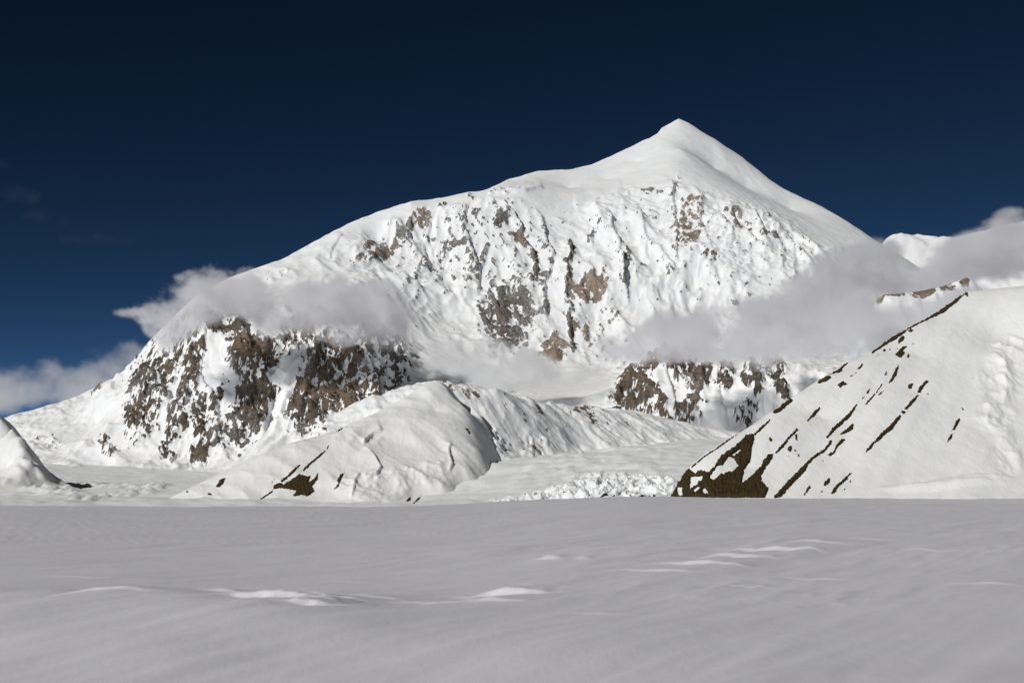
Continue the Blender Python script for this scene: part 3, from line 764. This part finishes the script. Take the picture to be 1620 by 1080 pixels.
# ------------------------------------------------------------------ rocky ridge in the mist behind the near slope
mr_crest = [(1180, 760, 3400), (1230, 700, 3450), (1280, 640, 3500), (1330, 590, 3550), (1365, 520, 3600), (1388, 474, 3620), (1400, 466, 3640), (1425, 463, 3660), (1460, 458, 3700), (1490, 452, 3740), (1515, 444, 3780), (1530, 437, 3800), (1545, 448, 3850), (1580, 475, 3950), (1700, 520, 4050)]
pts = []
for p in mr_crest:
    x, y, z = at(p[0], p[1], p[2] + 1800); pts += [(x, y, z), (x * .98, y - 180, z - 170), (x * .95, y - 450, z - 420), (x * 1.04, y + 220, z - 170)]
A, Y, X = grid(0.235, 0.46, 260, np.linspace(4800, 6100, 150))
Z = tps(pts, X, Y)
PX, PY = project(X, Y, Z)
Z = Z + 14 * (ridged(X / 110, Y / 150, 4, seed=131) - .6) + 2 * fbm(X / 20, Y / 26, 3, seed=132)
Z = fit_skyline(A, Y, Z, [(p[0], p[1] + 2 * math.sin(p[0] * .9)) for p in mr_crest], 120)
paint = blobs(PX, PY, [(1392, 474, 10, 8, -40, 1), (1420, 466, 24, 6, -8, .8), (1462, 462, 26, 9, -8, 1), (1500, 455, 20, 8, -10, .8), (1526, 445, 10, 12, 0, 1), (1350, 512, 30, 5, -40, .5)])
rock = np.where(paint > .02, paint * .7 + 0.3 * fbm(X / 20, Z / 26, 4, seed=77), 0)
misty = mesh_from_grid('rocky_crest', X, Y, Z, M_RIDGE, {'rock': rock, 'warm': np.full(Z.shape, .3)})
tag(misty, 'snowy crest with a line of rocks half hidden in cloud', 'ridge', kind='structure')

# ------------------------------------------------------------------ rock outcrops standing out of the snow
def inside(PX, PY, poly):
    c = np.zeros(PX.shape, bool)
    n = len(poly)
    for i in range(n):
        (x0, y0), (x1, y1) = poly[i], poly[(i + 1) % n]
        if y0 == y1: continue
        m = ((y0 > PY) != (y1 > PY)) & (PX < (x1 - x0) * (PY - y0) / (y1 - y0) + x0)
        c ^= m
    return c

def outcrop(poly, surf, parent, holes=(), step=1.25, lift=3.0, seed=0):
    P = np.array(poly, float)
    x0, y0 = P.min(0) - 2.5; x1, y1 = P.max(0) + 2.5
    if max(x1 - x0, y1 - y0) < 22: step = 0.9
    gx = np.arange(x0, x1 + step, step); gy = np.arange(y0, y1 + step, step)
    PX, PY = np.meshgrid(gx, gy)
    d, _, _ = seg_dist(PX, PY, list(poly) + [poly[0]])
    sd = np.where(inside(PX, PY, poly), d, -d)
    for h in holes:
        dh, _, _ = seg_dist(PX, PY, list(h) + [h[0]])
        sd = np.minimum(sd, np.where(inside(PX, PY, h), -dh, dh))
    sd = sd + 1.1 * fbm(PX / 5.0, PY / 5.0, 3, gain=.6, seed=200 + seed)
    x, y, z, ok = locate(PX.ravel(), PY.ravel(), *surf)
    X_, Y_, Z_ = x.reshape(PX.shape), y.reshape(PX.shape), z.reshape(PX.shape)
    ok = ok.reshape(PX.shape)
    up = np.clip(sd * .8, -2.5, 2.0) / 2.0 * lift * (0.55 + 0.45 * smooth(-.6, .6, fbm(PX / 4, PY / 7, 3, seed=300 + seed)))
    up += np.where(sd > 0, .5 * lift * fbm(PX / 2.2, PY / 2.8, 3, gain=.6, seed=400 + seed), 0) - .25
    # pushed out square to the slope (up, towards the camera and to the open side)
    nx, ny, nz = -0.18, -0.42, 0.88
    cell = (sd[:-1, :-1] > -1.3) | (sd[1:, 1:] > -1.3) | (sd[1:, :-1] > -1.3) | (sd[:-1, 1:] > -1.3)
    cell &= ok[:-1, :-1] & ok[1:, 1:] & ok[1:, :-1] & ok[:-1, 1:]
    jump = np.abs(np.diff(Y_, axis=0)).copy()
    cell &= (jump[:, :-1] < 60) & (jump[:, 1:] < 60)
    if cell.sum() < 3: return None
    return mesh_from_grid('rock_outcrop', (X_ + up * nx)[::-1], (Y_ + up * ny)[::-1], (Z_ + up * nz)[::-1], M_ROCK, parent=parent, mask=cell[::-1])

def zoomed(ox, oy, polys):
    return [[(ox + x / 5.4, oy + y / 5.4) for x, y in p] for p in polys]

BIG = zoomed(1050, 590, [[(55, 1065), (80, 960), (135, 930), (155, 875), (215, 815), (270, 860), (300, 830), (380, 850), (440, 790), (460, 745), (500, 700), (590, 640), (660, 580), (700, 530), (770, 520), (780, 560),
                          (760, 620), (740, 760), (690, 830), (670, 940), (760, 870), (830, 800), (850, 740), (900, 695), (940, 690), (925, 740), (880, 800), (840, 870), (835, 920), (900, 985), (870, 1065)]])[0]
HOLES = zoomed(1050, 590, [[(235, 890), (330, 880), (320, 920), (225, 995)], [(255, 1000), (300, 970), (310, 985), (270, 1020)], [(335, 990), (355, 985), (385, 1035), (350, 1035)],
                           [(120, 980), (155, 980), (160, 1045), (130, 1045)], [(400, 880), (430, 840), (460, 790), (510, 790), (560, 715), (600, 730), (635, 790), (600, 840), (550, 850), (480, 870), (430, 920), (400, 900)],
                           [(585, 700), (660, 650), (660, 668), (600, 708)]])
RS = zoomed(1050, 590, [
    [(205, 830), (260, 775), (330, 715), (450, 640), (540, 570), (640, 505), (645, 515), (550, 585), (450, 655), (330, 735), (260, 800)],
    [(930, 700), (1000, 620), (1060, 550), (1140, 470), (1155, 485), (1080, 560), (1020, 640), (960, 690)],
    [(930, 1065), (1080, 900), (1180, 800), (1240, 740), (1300, 690), (1370, 650), (1420, 570), (1450, 570), (1430, 610), (1370, 680), (1290, 730), (1240, 780), (1220, 830), (1120, 930), (1000, 1065)],
    [(1220, 410), (1280, 330), (1330, 290), (1340, 300), (1310, 350), (1240, 410)],
    [(1385, 550), (1440, 470), (1530, 390), (1590, 330), (1650, 255), (1660, 270), (1600, 370), (1560, 410), (1480, 480), (1400, 560)],
    [(1480, 535), (1560, 480), (1600, 440), (1615, 425), (1625, 440), (1620, 480), (1550, 520)],
    [(1385, 690), (1440, 680), (1490, 590), (1520, 555), (1555, 568), (1500, 620), (1460, 690), (1420, 715)],
    [(920, 335), (1010, 270), (1080, 205), (1110, 235), (1000, 330), (960, 350)],
    [(765, 520), (830, 460), (910, 390), (905, 415), (845, 480), (780, 535)],
    [(1300, 85), (1380, 30), (1445, 28), (1400, 65), (1330, 90)],
    [(1480, 95), (1540, 70), (1580, 95), (1540, 100), (1510, 125)],
    [(1355, 960), (1380, 920), (1420, 890), (1425, 925), (1390, 965)],
    [(1420, 1030), (1470, 960), (1530, 910), (1600, 840), (1610, 850), (1570, 910), (1500, 970), (1460, 1030)],
    [(1185, 1045), (1250, 950), (1260, 975), (1205, 1045)],
    [(895, 570), (905, 540), (935, 570), (915, 590)], [(1050, 640), (1100, 610), (1095, 660), (1075, 680)], [(1115, 530), (1140, 515), (1150, 580), (1130, 575)],
    [(1110, 660), (1130, 650), (1135, 675)], [(1140, 680), (1165, 690), (1160, 720), (1148, 715)], [(1335, 1020), (1360, 1000), (1360, 1020)], [(1345, 750), (1370, 740), (1360, 758)],
    [(1055, 705), (1070, 700), (1068, 720)]])
RS += zoomed(1250, 440, [
    [(690, 632), (850, 515), (950, 455), (1000, 425), (1150, 345), (1300, 255), (1400, 185), (1450, 125), (1520, 112), (1525, 165), (1490, 140), (1430, 205), (1310, 298), (1150, 368), (1000, 448), (950, 495), (850, 555), (700, 645)],
    [(915, 545), (940, 500), (990, 490), (965, 540), (930, 562)], [(895, 652), (960, 580), (1005, 578), (965, 620), (985, 640), (942, 685)], [(998, 672), (1008, 642), (1024, 655), (1012, 692)],
    [(838, 902), (868, 840), (895, 780), (922, 735), (930, 745), (913, 832), (872, 885)], [(1000, 925), (1020, 898), (1055, 900), (1040, 942), (1015, 948)],
    [(1078, 972), (1110, 920), (1160, 872), (1188, 878), (1142, 932), (1112, 984)], [(570, 775), (620, 722), (634, 735), (590, 780)], [(400, 910), (450, 878), (505, 905), (450, 918), (430, 940)],
    [(215, 895), (300, 838), (365, 838), (310, 885)], [(325, 825), (400, 785), (480, 715), (500, 722), (440, 778), (455, 795), (370, 820)], [(790, 615), (815, 595), (822, 620), (800, 628)],
    [(1000, 450), (1030, 430), (1060, 445), (1030, 465)], [(1040, 560), (1060, 555), (1055, 575)], [(635, 1080), (735, 965), (785, 900), (795, 905), (745, 975), (660, 1080)],
    [(640, 990), (680, 938), (690, 945), (668, 990)], [(738, 1010), (795, 955), (802, 965), (760, 1008)], [(805, 830), (815, 790), (830, 800), (825, 830)], [(725, 665), (760, 645), (770, 655), (740, 668)],
    [(1160, 990), (1180, 975), (1190, 1000)], [(508, 838), (565, 800), (570, 808), (520, 842)], [(605, 1035), (635, 998), (640, 1008), (615, 1038)],
    [(905, 605), (925, 590), (930, 605)], [(845, 615), (855, 595), (862, 610)]])
RS += zoomed(1320, 590, [
    [(245, 698), (300, 620), (340, 580), (400, 510), (470, 450), (520, 390), (560, 355), (582, 368), (540, 420), (500, 480), (440, 525), (390, 575), (340, 605), (332, 632), (270, 680)],
    [(595, 305), (650, 238), (700, 188), (728, 182), (692, 240), (620, 315)], [(955, 595), (990, 520), (1022, 512), (1002, 562), (970, 595)], [(1000, 495), (1040, 405), (1068, 380), (1080, 398), (1032, 485)],
    [(1082, 292), (1112, 308), (1100, 322)], [(565, 322), (615, 322), (602, 358), (580, 345)], [(75, 995), (110, 972), (112, 980), (85, 998)], [(122, 930), (145, 905), (140, 938)]])
for k, p in enumerate(RS):
    outcrop(p, SLOPE, slope, lift=3.0, seed=k)
outcrop(BIG, SLOPE, slope, HOLES, step=1.3, lift=4.0, seed=99)

TS = zoomed(220, 640, [
    [(1138, 725), (1150, 688), (1210, 658), (1230, 680), (1300, 640), (1370, 588), (1440, 610), (1475, 595), (1445, 670), (1535, 585), (1525, 640), (1480, 700), (1505, 740), (1440, 785), (1390, 770), (1310, 785), (1340, 735), (1280, 722), (1200, 715)],
    [(1205, 655), (1290, 575), (1370, 505), (1384, 518), (1300, 602), (1222, 668)], [(965, 855), (1060, 785), (1140, 728), (1150, 742), (1060, 805)], [(1375, 588), (1420, 525), (1510, 450), (1590, 385), (1602, 395), (1500, 485), (1420, 560)],
    [(658, 702), (690, 638), (745, 618), (722, 672), (692, 708)], [(75, 872), (130, 812), (192, 775), (182, 802), (120, 848)], [(572, 772), (600, 748), (634, 772)], [(335, 738), (350, 705), (364, 740)],
    [(398, 745), (410, 732), (424, 745), (410, 755)], [(1135, 660), (1165, 630), (1150, 662)]])
TS += zoomed(500, 620, [
    [(762, 938), (790, 898), (822, 892), (800, 935)], [(822, 958), (860, 908), (902, 878), (892, 908), (842, 955)], [(1015, 838), (1080, 782), (1090, 800), (1040, 845)], [(148, 835), (190, 780), (178, 750), (210, 698), (242, 688), (208, 772), (192, 812)],
    [(-8, 745), (0, 700), (22, 688), (16, 722)], [(165, 335), (210, 288), (262, 272), (232, 312), (190, 338)], [(1275, 308), (1300, 315), (1335, 375), (1300, 352)], [(85, 488), (105, 450), (118, 455), (102, 490)]])
for k, p in enumerate(TS):
    low_right = p[0][0] > 630 and p[0][1] > 740      # these three stand where the glacier laps the spur
    outcrop(p, (GA, GY, GZ) if low_right else SPUR, glacier if low_right else spur, lift=4.0, seed=500 + k)

# ------------------------------------------------------------------ foreground snowfield
acol = np.linspace(-0.50, 0.50, 540)
rows = np.concatenate([np.geomspace(6, 17.8, 24), np.geomspace(18, 76, 460), np.geomspace(76.5, 380, 140), np.geomspace(384, 900, 24)])
A, Y = np.meshgrid(acol, rows); X = A * Y
left = -2.0 * (1 - smooth(-0.10, 0.10, A)) + 0.2 * np.sin(A * 14 + .5)
Z = -2.6 + left * (np.clip(Y, 0, 400) / 350.0)
Z -= np.clip(Y - 345, 0, None) ** 1.25 * 0.055
sdir = np.array([0.46, 0.89])
s_al = X * sdir[0] + Y * sdir[1]; s_ac = X * sdir[1] - Y * sdir[0]
fade = 1 - smooth(250, 500, Y)
Z += fade * (0.16 * fbm(X / 30, Y / 34, 3, seed=151) + 0.55 * smooth(140, 300, Y) * fbm(X / 38, Y / 90, 3, seed=159) + 0.27 * fbm(s_ac / 3.6, s_al / 26, 4, gain=.55, seed=152) * smooth(-.6, .5, fbm(X / 22, Y / 30, 2, seed=158) + .1)
             + 0.05 * ridged(s_ac / 1.3, s_al / 7, 3, gain=.55, seed=153) * smooth(0, .5, fbm(X / 9, Y / 14, 2, seed=154)) * (1 - smooth(70, 130, Y)))
to_sun = np.array([-math.sin(SUN_BACK), -math.cos(SUN_BACK)])
def ground(px, py, depth=-2.6):
    dx, dy, dz = direction(px, py)
    t = depth / dz
    return dx * t, dy * t
for px, py, w, H, turn in [(868, 881, 18, .14, 0), (922, 881, 10, .09, 0), (800, 938, 60, .20, -3), (775, 957, 45, .09, -3), (1225, 871, 70, .17, -20), (1165, 882, 60, .14, -20), (1100, 894, 70, .13, -22), (1290, 861, 50, .10, -18), (430, 974, 70, .16, 6),
                           (492, 983, 38, .13, 4), (530, 963, 50, .08, 0), (290, 945, 85, .08, 6), (1040, 905, 70, .09, -22), (680, 957, 80, .05, 3), (1480, 872, 60, .06, -18), (1380, 852, 50, .07, -15), (170, 972, 80, .06, 8),
                           (1130, 945, 130, .03, -16), (1420, 905, 160, .03, -14), (1180, 930, 50, .04, -16), (1290, 915, 60, .05, -16),
                           (40, 818, 14, .10, 0), (120, 905, 60, .04, 3), (560, 905, 50, .03, 0), (1560, 925, 60, .05, -16), (880, 845, 30, .05, 0), (1240, 835, 40, .06, -10), (950, 975, 60, .03, -8), (350, 958, 40, .08, 5), (600, 948, 60, .05, 2)]:
    cx, cy = ground(px, py)
    ww = w / F * math.hypot(cx, cy)
    ang = math.atan2(to_sun[1], to_sun[0]) * 0.35 + math.radians(-90) * 0.65 + math.radians(turn)
    ex, ey = math.cos(ang), math.sin(ang)
    s = -((X - cx) * ex + (Y - cy) * ey)           # how far past the foot, away from the light
    t = (X - cx) * ey - (Y - cy) * ex
    t = np.abs(t + 0.35 * ww * fbm(X / (.5 * ww + .1), Y / (.5 * ww + .1), 2, seed=int(px))) / ww
    broad = w > 90
    s = s + (0.03 if broad else 0.12) * ww * fbm(X / (.5 * ww), Y / ww, 3, gain=.5, seed=int(px) + 5)
    H = H * (1.0 if broad else 0.95); ww *= 1.15
    L = H / (0.16 if broad else 1.0)
    if broad:
        L = 0.55 + 0.004 * w
    prof = np.where(s < 0, np.exp(-(s / L) ** 2), np.exp(-(s / (2.5 * L)) ** 2)) if broad else np.where(s < 0, 0, np.where(s < L, smooth(-.3 * L, L, s), np.exp(-(s - L) / (22 * L))))
    Z += H * prof * np.exp(-(t ** 2) * 1.1)
# long low drift on the left
cx, cy = ground(320, 975)
u = (X - cx) * 0.72 - (Y - cy) * 0.69; v = (X - cx) * 0.69 + (Y - cy) * 0.72
Z += 0.38 * np.exp(-(u / 9) ** 2) * np.where(v < 0, np.exp(-(v / 2.6) ** 2), np.exp(-(v / 6.0) ** 2))
cx, cy = ground(60, 1000)
u = (X - cx) * 0.72 - (Y - cy) * 0.69; v = (X - cx) * 0.69 + (Y - cy) * 0.72
Z += 0.42 * np.exp(-(u / 8) ** 2) * np.where(v < 0, np.exp(-(v / 3.0) ** 2), np.exp(-(v / 5.0) ** 2))
field = mesh_from_grid('snowfield', X, Y, Z, M_FIELD)
tag(field, 'wide wind-packed snowfield stretching across the whole foreground', 'snow', kind='structure')

# ------------------------------------------------------------------ clouds
def cloud_material(name, density, aniso, color):
    m, nt, out = new_mat(name)
    v = nt.nodes.new('ShaderNodeVolumePrincipled')
    v.inputs['Color'].default_value = (*color, 1)
    v.inputs['Density Attribute'].default_value = ''
    v.inputs['Anisotropy'].default_value = aniso
    a = nt.nodes.new('ShaderNodeAttribute'); a.attribute_name = 'density'
    nt.links.new(math_node(nt, 'MULTIPLY', a.outputs['Fac'], density), v.inputs['Density'])
    nt.links.new(v.outputs[0], out.inputs['Volume'])
    return m

def perlin3(x, y, z, seed):
    """3-D noise from two crossed 2-D slices blended between integer layers."""
    z0 = np.floor(z); f = (z - z0).astype(np.float32); u = f * f * (3 - 2 * f)
    r = np.zeros(x.shape, np.float32)
    for k in (0, 1):
        zi = z0 + k
        ox = np.mod(zi * 37.31, 97.0); oy = np.mod(zi * 71.17, 89.0)
        r += perlin(x + ox, y + oy, seed) * (u if k else 1 - u)
    return r

def cloud(name, puffs, res, mat, label, place=None, edge=0.6, noise_scale=260.0, wisp=1.0, seed=0, pad=1.6, flat=None):
    """puffs: (px, py, distance, rx px, ry px, depth radius m, weight)"""
    C = []
    for px, py, Yd, rx, ry, rd, wgt in puffs:
        x, y, z = at(px, py, Yd)
        C.append((x, y, z, rx * Yd / F, rd, ry * Yd / F, wgt))
    C = np.array(place or C, float)
    lo = (C[:, :3] - C[:, 3:6] * pad).min(0); hi = (C[:, :3] + C[:, 3:6] * pad).max(0)
    size = hi - lo
    n = np.maximum((size / size.max() * res).astype(int), 18)
    n[1] = max(18, int(n[1] * 0.7))
    ax = [np.linspace(lo[i], hi[i], n[i], dtype=np.float32) for i in range(3)]
    Xg, Yg, Zg = np.meshgrid(*ax, indexing='ij')
    w1 = np.zeros(Xg.shape, np.float32); amp = 1.0; s = noise_scale
    for o in range(5):
        w1 += amp * perlin3(Xg / s, Zg / (s * .8), Yg / (s * 1.3), seed + 7 * o); amp *= .69; s /= 2.15
    D = np.zeros(Xg.shape, np.float32)
    for x, y, z, rx, ry, rz, wgt in C:
        q = np.sqrt(((Xg - x) / rx) ** 2 + ((Yg - y) / ry) ** 2 + ((Zg - z) / rz) ** 2)
        D += wgt * np.exp(-1.35 * q * q)
    D = smooth(0.22, 0.22 + edge, D + wisp * w1 * 0.8 * smooth(0.02, 0.2, D)) * np.clip(0.8 + 1.3 * w1, 0.08, 1.9)
    for k in range(3):                               # nothing may touch the edge of the box
        sl = [slice(None)] * 3
        for e in (0, -1):
            sl[k] = e; D[tuple(sl)] = 0
    me = bpy.data.meshes.new(name)
    nv = D.size
    # the voxels, stored as points with their density
    me.vertices.add(nv)
    me.vertices.foreach_set('co', np.stack([Xg, Yg, Zg], -1).reshape(-1).astype(np.float32))
    at_ = me.attributes.new('dens', 'FLOAT', 'POINT'); at_.data.foreach_set('value', D.ravel())
    me.materials.append(mat)
    o = bpy.data.objects.new(name, me); COL.objects.link(o)
    ng = bpy.data.node_groups.new('cloud_volume', 'GeometryNodeTree')
    ng.interface.new_socket('Geometry', in_out='INPUT', socket_type='NodeSocketGeometry')
    ng.interface.new_socket('Geometry', in_out='OUTPUT', socket_type='NodeSocketGeometry')
    N, L = ng.nodes, ng.links
    gi = N.new('NodeGroupInput'); go = N.new('NodeGroupOutput')
    vc = N.new('GeometryNodeVolumeCube')
    vc.inputs['Min'].default_value = [float(v) for v in lo]; vc.inputs['Max'].default_value = [float(v) for v in hi]
    for i, k in enumerate(('Resolution X', 'Resolution Y', 'Resolution Z')): vc.inputs[k].default_value = int(n[i])
    ps = N.new('GeometryNodeInputPosition')
    sub = N.new('ShaderNodeVectorMath'); sub.operation = 'SUBTRACT'; sub.inputs[1].default_value = [float(v) for v in lo]
    L.new(ps.outputs[0], sub.inputs[0])
    mul = N.new('ShaderNodeVectorMath'); mul.operation = 'MULTIPLY'; mul.inputs[1].default_value = [float((n[i] - 1) / size[i]) for i in range(3)]
    L.new(sub.outputs[0], mul.inputs[0])
    add = N.new('ShaderNodeVectorMath'); add.operation = 'ADD'; add.inputs[1].default_value = (.5, .5, .5); L.new(mul.outputs[0], add.inputs[0])
    fl = N.new('ShaderNodeVectorMath'); fl.operation = 'FLOOR'; L.new(add.outputs[0], fl.inputs[0])
    dt = N.new('ShaderNodeVectorMath'); dt.operation = 'DOT_PRODUCT'; dt.inputs[1].default_value = (float(n[1] * n[2]), float(n[2]), 1.0)
    L.new(fl.outputs[0], dt.inputs[0])
    si = N.new('GeometryNodeSampleIndex'); si.data_type = 'FLOAT'; si.domain = 'POINT'; si.clamp = True
    na = N.new('GeometryNodeInputNamedAttribute'); na.data_type = 'FLOAT'; na.inputs['Name'].default_value = 'dens'
    L.new(gi.outputs[0], si.inputs['Geometry']); L.new(na.outputs['Attribute'], si.inputs['Value']); L.new(dt.outputs['Value'], si.inputs['Index'])
    L.new(si.outputs[0], vc.inputs['Density'])
    sm = N.new('GeometryNodeSetMaterial'); sm.inputs['Material'].default_value = mat
    L.new(vc.outputs[0], sm.inputs[0]); L.new(sm.outputs[0], go.inputs[0])
    md = o.modifiers.new('cloud', 'NODES'); md.node_group = ng
    tag(o, label, 'cloud', 'clouds drifting about the mountain', 'stuff')
    return o

M_CLOUD = cloud_material('cloud_vapour', 0.0075, 0.1, (0.982, 0.974, 0.993))
M_LOW = cloud_material('low_cloud_vapour', 0.0016, 0.1, (0.975, 0.968, 0.985))
M_BANK = cloud_material('cloud_bank_vapour', 0.0085, 0.15, (0.968, 0.96, 0.982))
M_THIN = cloud_material('thin_cloud_vapour', 0.0058, 0.1, (0.98, 0.98, 0.985))
cloud('cloud', [(250, 500, 6950, 50, 15, 200, .8), (285, 492, 6950, 45, 34, 260, 1), (325, 470, 7000, 42, 32, 260, 1), (370, 462, 7000, 46, 32, 260, 1), (420, 478, 7050, 56, 34, 280, 1), (480, 486, 7100, 62, 38, 300, 1), (545, 480, 7150, 62, 38, 300, 1),
                (600, 490, 7150, 50, 36, 280, 1), (345, 434, 7050, 16, 14, 120, .8), (262, 530, 6950, 24, 28, 180, .7), (612, 525, 7150, 40, 28, 200, .7), (212, 494, 6950, 28, 7, 120, .6), (430, 520, 6950, 60, 22, 160, .5), (560, 530, 7000, 60, 24, 180, .5)],
      170, M_CLOUD, 'grey-white cloud bank lying across the left rocky buttress', seed=3, noise_scale=210)
cloud('cloud', [(985, 556, 6200, 42, 20, 260, 1.1), (1030, 545, 6200, 44, 26, 300, 1.2), (1040, 506, 6200, 22, 16, 200, 1), (1075, 530, 6200, 44, 28, 320, 1.1), (1110, 515, 6200, 36, 26, 300, 1), (1130, 548, 6100, 60, 22, 300, .9), (1165, 500, 6200, 36, 26, 300, 1),
                (1205, 525, 6100, 50, 30, 340, 1), (1215, 480, 6200, 32, 24, 280, .9), (1255, 500, 6200, 44, 34, 340, 1), (1262, 452, 6200, 28, 22, 240, .9), (1300, 470, 6200, 44, 36, 340, 1), (1318, 418, 6200, 30, 22, 240, .9), (1348, 440, 6200, 40, 34, 320, 1),
                (1358, 398, 6200, 24, 16, 200, .8), (1395, 430, 6200, 40, 34, 320, 1), (1402, 392, 6200, 20, 18, 200, .8), (1280, 545, 5900, 70, 30, 340, .9), (1350, 510, 5900, 60, 40, 360, 1), (1440, 455, 6000, 44, 32, 300, 1), (1430, 505, 6000, 60, 34, 320, .9),
                (1490, 440, 6000, 44, 30, 300, 1), (1502, 402, 5900, 30, 20, 240, .9), (1535, 415, 5900, 40, 30, 300, 1), (1545, 378, 5800, 28, 18, 220, .9), (1580, 400, 5800, 44, 34, 320, 1), (1588, 350, 5800, 20, 15, 160, 1), (1625, 400, 5800, 50, 36, 340, 1), (1635, 365, 5800, 30, 20, 240, .9), (1700, 390, 5800, 70, 46, 380, 1),
                (1340, 510, 5100, 55, 40, 200, .9), (1400, 512, 5100, 60, 32, 200, 1), (1465, 488, 5150, 55, 24, 200, .9), (1520, 470, 5200, 40, 20, 200, .8), (1372, 478, 5100, 22, 20, 160, .8),
                (1240, 575, 5900, 50, 20, 220, .5), (1180, 565, 6000, 50, 18, 220, .5)],
      250, M_BANK, 'long grey cloud bank rising along the right side behind the near slope', seed=19, noise_scale=190, edge=.7, wisp=1.1)
cloud('cloud', [(30, 615, 12500, 90, 30, 600, 1), (100, 600, 12500, 50, 26, 500, .9), (175, 580, 12500, 36, 28, 450, 1), (205, 558, 12500, 22, 20, 350, 1), (-60, 615, 12500, 80, 34, 600, 1), (150, 615, 12500, 90, 30, 500, 1)],
      110, M_LOW, 'low grey cloud behind the ridge at the far left', seed=41, noise_scale=420)
cloud('cloud', [(740, 575, 7000, 60, 28, 240, .8), (820, 575, 6900, 70, 32, 240, .9), (690, 560, 7000, 50, 30, 220, .9), (900, 588, 6900, 70, 18, 220, .7), (790, 600, 6900, 60, 20, 220, .8)],
      90, M_THIN, 'thin puff of mist hanging in front of the central basin', seed=53, noise_scale=200)
# unseen cloud added up-sun of the camera to keep the foreground in thin shade
M_SHADE_CLOUD = cloud_material('added_shade_cloud_vapour', 0.00067, 0.3, (0.99, 0.985, 0.99))
ov = np.array([0.0, 150.0, 0.0]) + SUN_DIR * 1700.0
cloud('cloud', [], 70, M_SHADE_CLOUD, 'unseen thin cloud added high behind the viewer to shade the snowfield', place=[(ov[0], ov[1], ov[2], 700, 640, 110, 1.0)], edge=0.25, noise_scale=300, wisp=0.12, seed=83)
M_WISP = cloud_material('high_wisp_vapour', 0.00003, 0.1, (0.98, 0.98, 0.99))
cloud('cloud', [(10, 305, 15000, 50, 16, 400, .9), (80, 345, 15000, 50, 12, 400, .9), (150, 378, 15000, 60, 10, 400, .9), (30, 270, 15000, 40, 8, 400, .7)],
      100, M_WISP, 'very faint high wisp in the dark sky at the left', seed=97, noise_scale=350, wisp=1.2)
